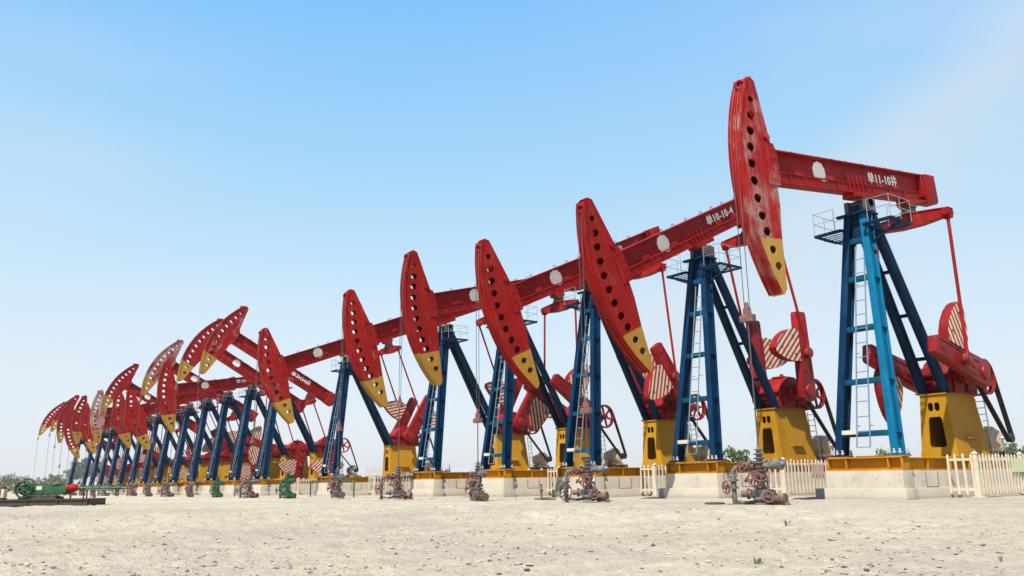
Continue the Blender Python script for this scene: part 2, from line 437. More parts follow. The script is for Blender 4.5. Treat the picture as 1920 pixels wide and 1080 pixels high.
LEGB = [(.05, 1.4), (.05, -1.4)]
LEGT = (1.55, .40)
def leg_pt(s, f, dx=0):           # s = side, f = 0..1 up the front leg
    return Vector((.05 + (1.5 - .05) * f + dx, s * (1.4 + (.40 - 1.4) * f), zf(1.40) + (zf(13.45) - zf(1.40)) * f))
def make_front_leg(s, m):
    mb = MB(); a, b = leg_pt(s, 0), leg_pt(s, 1)
    up = Vector((-1, 0, .12))
    ibeam(mb, a, b, .36, .66, .06, .10, up)
    for f in (.085, .29, .5, .71, .9):
        p = leg_pt(s, f); d = (b - a).normalized()
        mb.bar(p - d * .02, p + d * .02, .34, .54, up)
    mb.box(a.x - .42, a.x + .42, a.y - .34, a.y + .34, zf(1.393), zf(1.45))
    for dx in (-.36, .36):
        for dy in (-.27, 0, .27):
            mb.tube((a.x + dx, a.y + dy, zf(1.452)), (a.x + dx, a.y + dy, zf(1.70)), .05, .05, 8, 1)
            mb.tube((a.x + dx, a.y + dy, zf(1.5)), (a.x + dx, a.y + dy, zf(1.56)), .09, .09, 6, 1)
    return mb.mesh('front_leg', [m, M['whitep']], .006)

def make_rear_leg(s):
    mb = MB(); a = (7.02, s * .56, zf(4.66)); b = (2.15, s * .36, zf(13.3))
    mb.tube(a, b, .27, .27, 14)
    mb.box(6.75, 7.35, s * .56 - .33, s * .56 + .33, zf(4.625), zf(4.70))
    return mb.mesh('rear_leg', M['navy'], 0)

def make_crossbar(f):
    mb = MB(); a, b = leg_pt(1, f), leg_pt(-1, f)
    a.y -= .16; b.y += .16
    mb.box(a.x - .28, a.x - .22, b.y, a.y, a.z - .13, a.z + .13); mb.box(a.x - .22, a.x + .02, b.y, a.y, a.z + .07, a.z + .13); mb.box(a.x - .22, a.x + .02, b.y, a.y, a.z - .13, a.z - .07)
    return mb.mesh('crossbar', M['teal'], .005)

def make_rung(f):
    mb = MB()
    mb.tube((2.15 + 4.87 * f, .36 + .2 * f - .2, zf(13.3) - 8.64 * f), (2.15 + 4.87 * f, -(.36 + .2 * f - .2), zf(13.3) - 8.64 * f), .1, .1, 8)
    return mb.mesh('brace_rung', M['navy'], 0)

def make_ladder():
    mb = MB(); a = Vector((-.32, .36, zf(1.8))); b = Vector((-.32, -.30, zf(1.8))); c = Vector((1.05, .08, zf(11.7))); d = Vector((1.05, -.38, zf(11.7)))
    mb.tube(a, c, .035, .035, 6); mb.tube(b, d, .035, .035, 6)
    n = 14
    for i in range(n):
        f = (i + .0) / n; mb.tube(a.lerp(c, f), b.lerp(d, f), .022, .022, 6)
    for f in (.1, .45, .8): 
        p = a.lerp(c, f); mb.tube(p, p + Vector((.3, 0, 0)), .02, .02, 5); p = b.lerp(d, f); mb.tube(p, p + Vector((.3, 0, 0)), .02, .02, 5)
    return mb.mesh('ladder', M['ladder'], 0)
M['ladder'] = plain('ladder_blue_grey', (.10, .15, .20), (.16, .20, .24), .5, 6)

def make_platform(s):
    mb = MB(); z = zf(12.65)
    x0, x1, y0, y1 = .75, 2.75, s * .62, s * 2.05
    for y in (y0, y1): mb.box(x0, x1, y - .05, y + .05, z - .06, z + .06)
    for x in (x0, x1): mb.box(x - .05, x + .05, min(y0, y1), max(y0, y1), z - .055, z + .055)
    k = 6
    for i in range(1, k):
        x = x0 + (x1 - x0) * i / k; mb.box(x - .022, x + .022, min(y0, y1), max(y0, y1), z - .01, z + .035)
    mb.bar((1.6, s * .5, z - .75), (1.6, y1, z - .06), .08, .08)
    return mb.mesh('work_platform', M['navy'], 0)
def make_guard(s):
    mb = MB(); z = zf(12.7); y1 = s * 2.05; y0 = s * .9
    P = [(.75, y0), (.75, y1), (1.75, y1), (2.75, y1), (2.75, y0)]
    for x, y in P: mb.tube((x, y, z), (x, y, z + 1.15), .018, .018, 5)
    for h in (.6, 1.15): mb.path([(x, y, z + h) for x, y in P], .018, 5)
    return mb.mesh('guard_rail', M['steel'], 0)

def make_saddle():
    mb = MB(); z = zf(13.3)
    mb.box(1.2, 2.35, -.62, .62, z + .12, z + .24); mb.box(1.3, 2.25, -.42, .42, z - .55, z + .12)
    mb.box(1.35, 2.2, -.38, .38, z + .243, z + .62)
    mb.tube((PX, -.62, z + .72), (PX, .62, z + .72), .24, .24, 14, 1)
    for s in (-1, 1): mb.box(1.36, 2.16, s * .5 - .12, s * .5 + .12, z + .243, z + .9, 1); mb.tube((1.5, s * .56, z + .3), (1.5, s * .56, z + .75), .06, .06, 6, 2)
    mb.box(.95, 1.2, -.9, .9, z + .05, z + .17)
    mb.box(1.25, 2.3, -.3, .3, z - 1.2, z - .55)
    return mb.mesh('saddle_bearing', [M['navy'], M['dark'], M['steel']], .01)

def arcpt(a, r=ARC): return (-r * math.cos(R(a)), r * math.sin(R(a)))
def ell(c, rx, rz, n=14):
    return [(c[0] + rx * math.cos(2 * math.pi * i / n), c[1] + rz * math.sin(2 * math.pi * i / n)) for i in range(n)]
HOLES = [(-8.38, 4.05), (-8.58, 3.25), (-8.8, 2.5), (-8.98, 1.72), (-9.10, .94), (-9.13, .14), (-9.1, -.66), (-9.0, -1.45), (-8.83, -2.16), (-8.62, -2.98), (-8.41, -3.72)]
YLINE = -2.47
def make_head(front_yellow):
    mb = MB(); hw = .30; t = .05
    aY = -math.degrees(math.asin(-YLINE / ARC)) * -1
    aY = math.degrees(math.asin(YLINE / ARC))
    back_up = [(-7.80, YLINE), (-7.52, -.9), (-7.45, .15), (-7.40, 1.90), (-7.88, 5.02), (-8.18, 5.22)]
    up = [arcpt(a) for a in [31 - (31 - aY) * i / 24 for i in range(25)]] + back_up
    lo = [arcpt(a) for a in [aY - (aY + 30) * i / 8 for i in range(9)]] + [(-8.33, -4.99), (-8.08, -4.76), (-7.80, YLINE)]
    rz = lambda h: .215 if h[1] < 3.9 else .17
    for y0, y1 in ((-hw, -hw + t), (hw - t, hw)):
        mb.plate(up, [ell(h, rz(h) * 1.25, rz(h)) for h in HOLES if h[1] > YLINE], y0, y1, 0)
        mb.plate(lo, [ell(h, .24, .19) for h in HOLES if h[1] < YLINE], y0, y1, 1)
    N = 34                                             # curved front plate with two rope ribs
    for i in range(N):
        a0, a1 = 31 - 61 * i / N, 31 - 61 * (i + 1) / N
        mi = 1 if (front_yellow and (a0 + a1) / 2 < aY) else 0
        p = [arcpt(a0, ARC - .05), arcpt(a0, ARC + .01), arcpt(a1, ARC + .01), arcpt(a1, ARC - .05)]
        mb.prism(p, -.36, .36, mi)
        for y in (-.33, -.02, .29):
            q = [arcpt(a0, ARC + .01), arcpt(a0, ARC + .06), arcpt(a1, ARC + .06), arcpt(a1, ARC + .01)]; mb.prism(q, y, y + .04, mi)
    bp = [(-8.18, 5.22), (-7.88, 5.02), (-7.40, 1.90), (-7.45, .15), (-7.52, -.9), (-7.80, YLINE), (-8.08, -4.76), (-8.33, -4.99)]
    for (x0, z0), (x1, z1) in zip(bp, bp[1:]):
        mi = 1 if min(z0, z1) < YLINE - .01 else 0
        d = Vector((x1 - x0, 0, z1 - z0)).normalized(); n = Vector((d.z, 0, -d.x)) * .045
        mb.prism([(x0, z0), (x1, z1), (x1 + n.x, z1 + n.z), (x0 + n.x, z0 + n.z)], -.24, .24, mi)
    mb.prism([arcpt(-30, ARC - .04), (-8.33, -4.99), (-8.33, -4.93), arcpt(-29.6, ARC - .04)], -.24, .24, 1)
    for e in (2.9, 1.3, -.3, -1.9, -3.4):               # inner diaphragms behind the holes
        mb.box(-ARC + .55, -7.9, -.03, .03, e - .1, e - .06)
    mb.prism([(-8.0, .05), (-7.25, .05), (-7.15, .5), (-7.15, 1.6), (-7.3, 2.05), (-7.95, 2.05)], -.345, -.305)   # joint plates
    mb.prism([(-8.0, .05), (-7.25, .05), (-7.15, .5), (-7.15, 1.6), (-7.3, 2.05), (-7.95, 2.05)], .305, .345)
    for s in (-1, 1):
        mb.tube((-7.75, s * .30, 2.3), (-7.75, s * .42, 2.3), .17, .17, 12); 
        for z in (.35, .8, 1.3, 1.75): mb.tube((-7.6, s * .34, z), (-7.6, s * .39, z), .06, .06, 6); mb.tube((-7.3, s * .34, z), (-7.3, s * .39, z), .05, .05, 6)
    return mb.mesh('horse_head', [M['headred'], M['tipyellow']], 0)
def make_ring():
    mb = MB(); x, z = arcpt(28.6, ARC + .08)
    mb.torus((x, -.12, z), (-1, -.45, .1), .19, .075, 20, 8); mb.box(x + .02, x + .2, -.2, .2, z - .12, z + .12)
    return mb.mesh('anchor_ring', M['headred'], 0)

B0, B1, BH0, BH1 = -7.5, 8.15, .20, 1.80
def make_beam():
    mb = MB(); w = .30; tf = .07
    mb.box(B0, 6.9, -w, w, BH1 - tf, BH1); mb.box(B0, 6.9, -w, w, BH0, BH0 + tf)
    mb.box(B0, 6.9, -.045, .045, BH0 + tf, BH1 - tf)
    for s in (-1, 1):                                   # lower reinforcing box
        mb.box(-7.2, 5.9, s * .20 - .02, s * .20 + .02, BH0 + tf, .68)
        mb.box(-7.2, 5.9, min(s * .046, s * .27), max(s * .046, s * .27), .681, .73)
        for x in (-6.2, -5.1, -4.0, -2.2, 1.2, 2.9, 4.4): mb.prism([(x, BH0 + tf), (x + .05, BH0 + tf), (x + .05, .68), (x, .68)], min(s * .222, s * .27), max(s * .222, s * .27))
        for x in (-1.15, -.75, -.35, .05, .45): mb.prism([(x, BH0 + tf), (x + .07, BH0 + tf), (x + .07, 1.15), (x, 1.15)], min(s * .222, s * .285), max(s * .222, s * .285))
        mb.box(6.60, 6.78, min(s * .046, s * .29), max(s * .046, s * .29), .5, 1.75)
        for x in (-5.6, -2.9, 1.9, 3.6): mb.prism([(x, .735), (x + .7, .735), (x + .62, .95), (x + .1, .95)], s * .11 - .03, s * .11 + .03)
    mb.prism([(6.903, .16), (7.95, .12), (8.15, .32), (8.2, 1.82), (7.1, 1.85), (6.903, 1.81)], -.325, .325)
    mb.box(B0, B0 + .08, -w, w, BH0 + tf, BH1 - tf)
    mb.box(4.5, 5.6, -.33, .33, -.12, BH0 - .002); mb.box(-.9, .9, -.36, .36, -.02, BH0 - .003)
    return mb.mesh('walking_beam', M['red'], .006)
def make_eye():
    mb = MB()
    pts = [(.13 * math.cos(t), 0, .16 * math.sin(t)) for t in [math.pi * i / 6 for i in range(7)]]
    mb.path(pts, .022, 5)
    return mb.mesh('lifting_eye', M['dark'], 0)
EYES = (-5.4, -3.1, -1.9, -.6, 1.0, 2.2, 3.4, 4.9)

def scallop(cx, cz, r, n=10, k=6):
    pts = []
    for i in range(n * k):
        a = 2 * math.pi * i / (n * k); rr = r * (.93 + .07 * abs(math.sin(n * a / 2))); pts.append((cx + rr * math.cos(a), cz + rr * math.sin(a)))
    return pts
def clip(poly, zc, above):
    out = []
    for i in range(len(poly)):
        p, q = poly[i], poly[(i + 1) % len(poly)]
        pin = (p[1] > zc) == above; qin = (q[1] > zc) == above
        if pin: out.append(p)
        if pin != qin:
            t = (zc - p[1]) / (q[1] - p[1]); out.append((p[0] + (q[0] - p[0]) * t, zc))
    return out
def make_logo():
    mb = MB(); p = scallop(-3.35, 1.12, .55)
    mb.prism(clip(p, .735, True), -.0525, -.0455)
    mb.prism(clip(p, .66, False), -.229, -.2205)
    for z in (.57, .63): mb.box(-3.56, -3.14, -.2315, -.2295, z - .012, z + .012, 1)     # two thin bars low on the badge
    return mb.mesh('logo', [M['logo'], M['red']], 0)

def text_mesh(t, size):
    cu = bpy.data.curves.new('txt', 'FONT'); cu.body = t; cu.size = size * U; cu.extrude = .003
    cu.space_character = 1.1
    o = bpy.data.objects.new('txt', cu); COL.objects.link(o)
    dg = bpy.context.evaluated_depsgraph_get(); dg.update()
    me = bpy.data.meshes.new_from_object(o.evaluated_get(dg)); me.name = 'well_number'
    bpy.data.objects.remove(o); bpy.data.curves.remove(cu)
    bm = bmesh.new(); bm.from_mesh(me); base = list(bm.verts) + list(bm.edges) + list(bm.faces)
    for i, (dx, dy) in enumerate(((.022, .0), (-.022, .008), (.0, .022))):        # brush thickness of the hand painted strokes
        d = bmesh.ops.duplicate(bm, geom=base); bmesh.ops.translate(bm, vec=(dx * U, dy * U, .0008 * (i + 1)), verts=[v for v in d['geom'] if isinstance(v, bmesh.types.BMVert)])
    bm.to_mesh(me); bm.free()
    me.materials.clear(); me.materials.append(M['letter'])
    return me

EQX, EQZ, EQY = 5.0, -.95, 2.0
def make_equalizer():
    mb = MB()
    n = 12
    prof = [(-2.2, .14), (-1.6, .22), (-.6, .33), (.6, .33), (1.6, .22), (2.2, .14)]
    for (y0, h0), (y1, h1) in zip(prof, prof[1:]):
        for x, w in ((-.21, .05), (.16, .05)):
            mb.hexa([(x, y0, -h0), (x + w, y0, -h0), (x + w, y1, -h1), (x, y1, -h1), (x, y0, h0), (x + w, y0, h0), (x + w, y1, h1), (x, y1, h1)])
        mb.hexa([(-.26, y0, h0 + .002), (.26, y0, h0 + .002), (.26, y1, h1 + .002), (-.26, y1, h1 + .002), (-.26, y0, h0 + .05), (.26, y0, h0 + .05), (.26, y1, h1 + .05), (-.26, y1, h1 + .05)])
        mb.hexa([(-.26, y0, -h0 - .05), (.26, y0, -h0 - .05), (.26, y1, -h1 - .05), (-.26, y1, -h1 - .05), (-.26, y0, -h0 - .002), (.26, y0, -h0 - .002), (.26, y1, -h1 - .002), (-.26, y1, -h1 - .002)])
    for s in (-1, 1):
        mb.tube((-.3, s * 2.0, 0), (.3, s * 2.0, 0), .2, .2, 10); mb.box(-.16, .16, s * 2.0 - .2, s * 2.0 + .2, -.36, -.19)
    return mb.mesh('equalizer', M['red'], 0)
def make_eqbearing():
    mb = MB()
    mb.box(-.42, .42, -.3, .3, .39, .52); mb.box(-.26, .26, -.24, .24, .52, .78); mb.tube((-.4, 0, .62), (.4, 0, .62), .2, .2, 12); mb.box(-.34, .34, -.34, .34, .74, .86)
    for s in (-1, 1): mb.tube((.3, s * .22, .4), (.3, s * .22, .8), .05, .05, 6)
    return mb.mesh('bearing', M['dark'], 0)

CRY, CRT = 1.72, .21
def make_crank():
    mb = MB()
    poly = [(-.62, -.45), (-.38, -.66), (.5, -.68), (4.85, -.50), (5.0, -.40), (5.0, .40), (4.85, .50), (.5, .68), (-.38, .66), (-.62, .45)]
    mb.prism(poly, -CRT, CRT)
    for s in (-1, 1):
        mb.tube((0, s * CRT, 0), (0, s * (CRT + .1), 0), .42, .38, 18)
        mb.box(.6, 4.7, min(s * CRT, s * (CRT + .03)), max(s * CRT, s * (CRT + .03)), .36, .44); mb.box(.6, 4.7, min(s * CRT, s * (CRT + .03)), max(s * CRT, s * (CRT + .03)), -.44, -.36)
        mb.tube((4.4, s * CRT, 0), (4.4, s * (CRT + .06), 0), .1, .1, 8); mb.tube((1.2, s * CRT, 0), (1.2, s * (CRT + .06), 0), .12, .12, 8)
    return mb.mesh('crank', M['darkred'], .03)
def make_pin(side):
    mb = MB(); s = side
    mb.tube((2.35, s * (CRT + .002), 0), (2.35, s * .62, 0), .17, .17, 12, 1); mb.tube((2.35, s * .33, 0), (2.35, s * .56, 0), .30, .30, 14, 1)
    mb.box(2.0, 2.7, min(s * .215, s * .25), max(s * .215, s * .25), -.3, .3, 0)
    return mb.mesh('crank_pin', [M['darkred'], M['dark']], 0)
def make_cw(sgn):
    mb = MB()
    p = [(1.85, .56), (3.75, .56), (3.88, 1.0), (3.74, 1.65), (3.42, 2.3), (3.0, 2.8), (2.6, 3.08), (2.28, 2.95), (1.98, 2.2), (1.82, 1.4)]
    p = [(x, z * sgn) for x, z in p]
    mb.prism(p, -.25, .25, 1, 0)
    for q in ((2.25, 1.1), (3.4, 1.2), (2.7, 2.4)):
        mb.tube((q[0], -.3, q[1] * sgn), (q[0], .3, q[1] * sgn), .07, .07, 8, 2)
    return mb.mesh('counterweight', [M['darkred'], M['stripe'], M['dark']], 0)

def make_tower():
    mb = MB(); zb, zt = zf(1.345), zf(4.56)
    xb0, xb1, yb = 6.72, 10.30, .95; xt0, xt1, yt = 6.72, 9.95, .65
    def F(y, z, x=None):                                 # front face point
        return (xb0, y, z)
    def lp(pts): return pts
    rr = lambda y0, y1, z0, z1, c: [(y0 + c, z0), (y1 - c, z0), (y1, z0 + c), (y1, z1 - c), (y1 - c, z1), (y0 + c, z1), (y0, z1 - c), (y0, z0 + c)]
    tmp = MB()
    outer = [(-yb, zb), (yb, zb), (yt, zt), (-yt, zt)]
    big = [(-.43, zf(1.98)), (-.34, zf(1.88)), (.34, zf(1.88)), (.43, zf(1.98)), (.34, zf(3.3)), (.26, zf(3.42)), (-.26, zf(3.42)), (-.34, zf(3.3))]
    tmp.plate(outer, [big, rr(.03, .30, zf(3.72), zf(4.16), .08), rr(-.30, -.03, zf(3.72), zf(4.16), .08)], 0, .05)
    o = len(mb.v); mb.v += [(xb0 + y, x, z) for x, y, z in tmp.v]; mb.f += [[i + o for i in f] for f in tmp.f]; mb.m += tmp.m
    def quad(a, b, c, d, n):
        n = Vector(n); P = [Vector(q) for q in (a, b, c, d)]
        mb.hexa([P[0], P[1], P[1] + n, P[0] + n, P[3], P[2], P[2] + n, P[3] + n])
    for s in (-1, 1):
        quad((xb0 + .055, s * yb, zb), (xb1, s * yb, zb), (xt1, s * yt, zt), (xt0 + .055, s * yt, zt), (0, -s * .05, 0))
    quad((xb1 - .05, -yb + .06, zb), (xb1 - .05, yb - .06, zb), (xt1 - .05, yt - .06, zt), (xt1 - .05, -yt + .06, zt), (.04, 0, 0))
    mb.box(xt0 - .08, xt1 + .08, -yt - .1, yt + .1, zt + .003, zt + .06)
    mb.box(xb0 - .1, xb1 + .1, -yb - .1, yb + .1, zb - .003 + .01, zb + .06)
    for s in (-1, 1):
        mb.box(xb0 - .012, xb0 + .06, s * .93 - .03, s * .93 + .03, zb + .06, zb + .3)
        mb.hexa([(7.9, s * .83, zf(2.3)), (9.0, s * .83, zf(2.3)), (9.0, s * 1.05, zf(2.3)), (7.9, s * 1.05, zf(2.3)), (7.9, s * .83, zf(2.36)), (9.0, s * .83, zf(2.36)), (9.0, s * 1.05, zf(2.36)), (7.9, s * 1.05, zf(2.36))])
    # rear access ladder
    return mb.mesh('gearbox_tower', [M['yellow']], 0)
def make_rear_ladder():
    mb = MB()
    for y in (-.9, -.45): mb.tube((10.75, y, zf(1.4)), (10.45, y, zf(4.5)), .03, .03, 6)
    for i in range(9):
        f = (i + .5) / 9; x = 10.75 - .3 * f; z = zf(1.4) + 3.1 * f; mb.tube((x, -.9, z), (x, -.45, z), .022, .022, 5)
    return mb.mesh('rear_ladder', M['whitep'], 0)
def make_gearbox():
    mb = MB(); z0 = zf(4.64)
    prof = [(7.25, 0), (10.25, 0), (10.35, .25), (10.3, .95), (9.9, 1.35), (9.45, 1.75), (9.0, 2.0), (8.4, 2.0), (7.8, 1.72), (7.35, 1.3), (7.15, .9), (7.1, .25)]
    mb.prism([(x, z0 + z) for x, z in prof], -.72, .72)
    mb.box(6.98, 10.5, -.84, .84, z0 + .93, z0 + 1.03); mb.box(7.0, 10.45, -.84, .84, z0 - .02, z0 + .09)
    for s in (-1, 1):
        mb.tube((CX, s * .72, CZ), (CX, s * .98, CZ), .5, .46, 18); mb.tube((CX, s * .98, CZ), (CX, s * 1.5, CZ), .24, .24, 12)
        mb.tube((9.85, s * .72, CZ + .02), (9.85, s * .92, CZ + .02), .33, .3, 14); mb.tube((9.2, s * .72, CZ + .3), (9.2, s * .8, CZ + .3), .25, .25, 12)
        for x in (7.3, 7.9, 8.2, 9.3, 9.6, 10.2): mb.tube((x, s * .79, z0 + .86), (x, s * .79, z0 + 1.13), .05, .05, 6)
        for x in (7.55, 9.0): mb.box(x, x + .08, s * .78 - .06, s * .78 + .06, z0 + .09, z0 + .93)
    mb.box(8.2, 9.2, -.4, .4, z0 + 1.96, z0 + 2.08); mb.tube((8.7, 0, z0 + 2.08), (8.7, 0, z0 + 2.25), .12, .12, 10)
    return mb.mesh('gearbox', M['darkred'], .03)
PUX, PUZ, PUY = 10.45, zf(5.6), -1.12
MOX, MOZ = 12.45, zf(2.42)
def make_pulley():
    mb = MB()
    n = 28; rim = 0.95
    for i in range(n):
        a0, a1 = 2 * math.pi * i / n, 2 * math.pi * (i + 1) / n
        q = [(r * math.cos(a), r * math.sin(a)) for a, r in ((a0, rim - .1), (a0, rim), (a1, rim), (a1, rim - .1))]
        mb.prism(q, -.15, .15)
    for i in range(6):
        a = 2 * math.pi * i / 6 + .2
        mb.bar((.15 * math.cos(a), 0, .15 * math.sin(a)), ((rim - .08) * math.cos(a), 0, (rim - .08) * math.sin(a)), .1, .15, (-math.sin(a), 0, math.cos(a)))
    mb.tube((0, -.2, 0), (0, .35, 0), .2, .2, 12)
    return mb.mesh('belt_pulley', M['darkred'], 0)
def make_belt():
    mb = MB(); d = Vector((MOX - PUX, 0, MOZ - PUZ)); L = d.length; d.normalize(); n = Vector((-d.z, 0, d.x))
    r1, r2 = .97, .26
    ca = (r1 - r2) / L; sa = math.sqrt(1 - ca * ca)
    P = Vector((PUX, PUY, PUZ)); Q = Vector((MOX, PUY, MOZ))
    for s in (-1, 1):
        e = d * ca + n * s * sa
        mb.bar(P + e * r1, Q + e * r2, .26, .07, e)
    for c, r in ((P, r1),):
        a0 = math.atan2(n.z, n.x)
        pts = []
        b0 = math.atan2((d * ca + n * sa).z, (d * ca + n * sa).x); b1 = math.atan2((d * ca - n * sa).z, (d * ca - n * sa).x)
        if b1 < b0: b1 += 2 * math.pi
        for i in range(15):
            b = b0 + (b1 - b0) * i / 14; pts.append(c + Vector((math.cos(b), 0, math.sin(b))) * (r + .0))
        for a, b in zip(pts, pts[1:]): mb.bar(a, b, .26, .05, ((a + b) / 2 - c).normalized())
    mb.tube(Q - Vector((0, .16, 0)), Q + Vector((0, .16, 0)), .25, .25, 14)
    return mb.mesh('drive_belt', M['black'], 0)
def make_motor():
    mb = MB()
    mb.lathe([(0, .1), (.02, .4), (.22, .48), (.24, .55), (1.25, .55), (1.27, .5), (1.5, .5), (1.56, .35)], (MOX, PUY + .45, MOZ - .02), (0, 1, 0), 18)
    for i in range(10):
        a = math.pi * i / 9; mb.bar((MOX + .56 * math.cos(a), PUY + .75, MOZ + .56 * math.sin(a)), (MOX + .56 * math.cos(a), PUY + 1.65, MOZ + .56 * math.sin(a)), .025, .05, (math.cos(a), 0, math.sin(a)))
    mb.tube((MOX, PUY + .1, MOZ), (MOX, PUY + .5, MOZ), .09, .09, 8)
    mb.box(MOX - .3, MOX + .3, PUY + .9, PUY + 1.4, MOZ + .5, MOZ + .66)
    for y in (.75, 1.5): mb.box(MOX - .62, MOX + .62, PUY + y, PUY + y + .2, MOZ - .66, MOZ - .5); mb.box(MOX - .34, MOX + .34, PUY + y + .03, PUY + y + .17, MOZ - .5, MOZ - .35)
    return mb.mesh('motor', M['whitep'], 0)
def make_motor_rail():
    mb = MB(); z1 = MOZ - .68
    for y in (.66, 1.44): mb.box(MOX - .95, MOX + 1.1, PUY + y, PUY + y + .34, z1 - .12, z1)
    for x in (-.85, .75): mb.box(MOX + x, MOX + x + .2, PUY + .5, PUY + 1.95, z1 - .32, z1 - .122); mb.box(MOX + x + .04, MOX + x + .16, PUY + .6, PUY + .72, zf(1.3), z1 - .322); mb.box(MOX + x + .04, MOX + x + .16, PUY + 1.7, PUY + 1.82, zf(1.3), z1 - .322)
    return mb.mesh('motor_rail', M['brown'], 0)
def make_tag_plate():
    mb = MB(); p = leg_pt(1, .092)
    mb.box(p.x - .40, p.x - .36, .30, 1.12, p.z - .1, p.z + .1)
    return mb.mesh('name_plate', M['whitep'], 0)

P = dict(skid=make_skid(), legC=make_front_leg(-1, M['cyan']), legL=make_front_leg(1, M['blue']), legR=make_front_leg(-1, M['blue']), rearL=make_rear_leg(1), rearR=make_rear_leg(-1),
         ladder=make_ladder(), platL=make_platform(1), platR=make_platform(-1), grL=make_guard(1), grR=make_guard(-1), saddle=make_saddle(),
         headA=make_head(False), headB=make_head(True), ring=make_ring(), beam=make_beam(), eye=make_eye(), logo=make_logo(),
         eq=make_equalizer(), eqb=make_eqbearing(), crank=make_crank(), pinN=make_pin(-1), pinF=make_pin(1), cwP=make_cw(1), cwM=make_cw(-1),
         tower=make_tower(), rlad=make_rear_ladder(), gbox=make_gearbox(), pulley=make_pulley(), belt=make_belt(), motor=make_motor(), mrail=make_motor_rail(), plate=make_tag_plate())
CROSS = [make_crossbar(f) for f in (.085, .29, .505, .715, .88)]
RUNGS = [make_rung(f) for f in (.3, .55, .8)]

# per slot: beam tilt (tail up +), crank angle, near counterweight on the clockwise side?, head wear, lettering
TH = {0: 7.6, 1: 26.1, 2: 24.8, 3: 14.8, 4: 21.3, 6: 20.8, 8: -28.2, 9: -29.4, 10: 9.3, 11: -29.1, 12: 22.3, 13: 15.8, 14: -30.0, 15: 3.6, 16: 14.8,
      17: -2.1, 18: 17.8, 19: -9.7, 20: -28.5, 22: -29.8}
PH = {0: 167, 1: 92, 2: 125, 3: 147, 4: 60, 6: 62, 8: -88, 9: -97, 10: 160, 11: -84, 12: 118, 13: 35, 14: -92, 15: 10, 16: 150, 17: 185, 18: 40, 19: 200, 20: -90, 22: -85}
CCW = {1, 2, 10, 13}
WEAR = {0: .25, 3: .12, 4: .17, 6: .20, 8: .23, 11: .32, 15: .38, 13: .16, 22: .05}
OFFY = [0, .338, .174, -.027, -.181, .033, -.221, -.014, .033, .074, .078, -.034]
OFFZ = [-.038, .026, -.012, .039, .081, -.031, -.016, -.034, -.039, -.022, -.001, .045]
TEXT = {0: '单11-10井', 1: '单10-10-4', 2: '单10-2井', 8: '单3H34井', 10: '单10-1井'}
DESC = {0: 'lettered 11-10, head streaked with pale wear', 1: 'lettered 10-10-4, head tipped down', 2: 'lettered -2, head tipped down', 3: 'head tipped slightly down',
        4: 'head tipped down, scuffed at its top', 6: 'standing alone between two gaps', 8: 'head raised high, lettered 3H34', 9: 'clean red head raised high',
        10: 'head nearly level', 11: 'raised head worn greyish white', 12: 'head tipped steeply down', 13: 'dull head tipped down', 14: 'clean red head raised high',
        15: 'upright head worn grey', 16: 'head tipped slightly down', 17: 'upright red head', 18: 'head tipped down', 19: 'head leaning slightly up',
        20: 'head raised high', 22: 'farthest, head raised high'}
def slot_root(k):
    oy = OFFY[k] if k < 12 else 0; oz = OFFZ[k] if k < 12 else 0
    return (0, 10 * k + oy, GZ + SLOPE * 10 * k + oz)
def which(i): return ('rightmost pump jack' if i == 0 else ORD[i] + ' pump jack from the right')

def rotp(t, x, z):
    t = R(t); return (x * math.cos(t) - z * math.sin(t), x * math.sin(t) + z * math.cos(t))

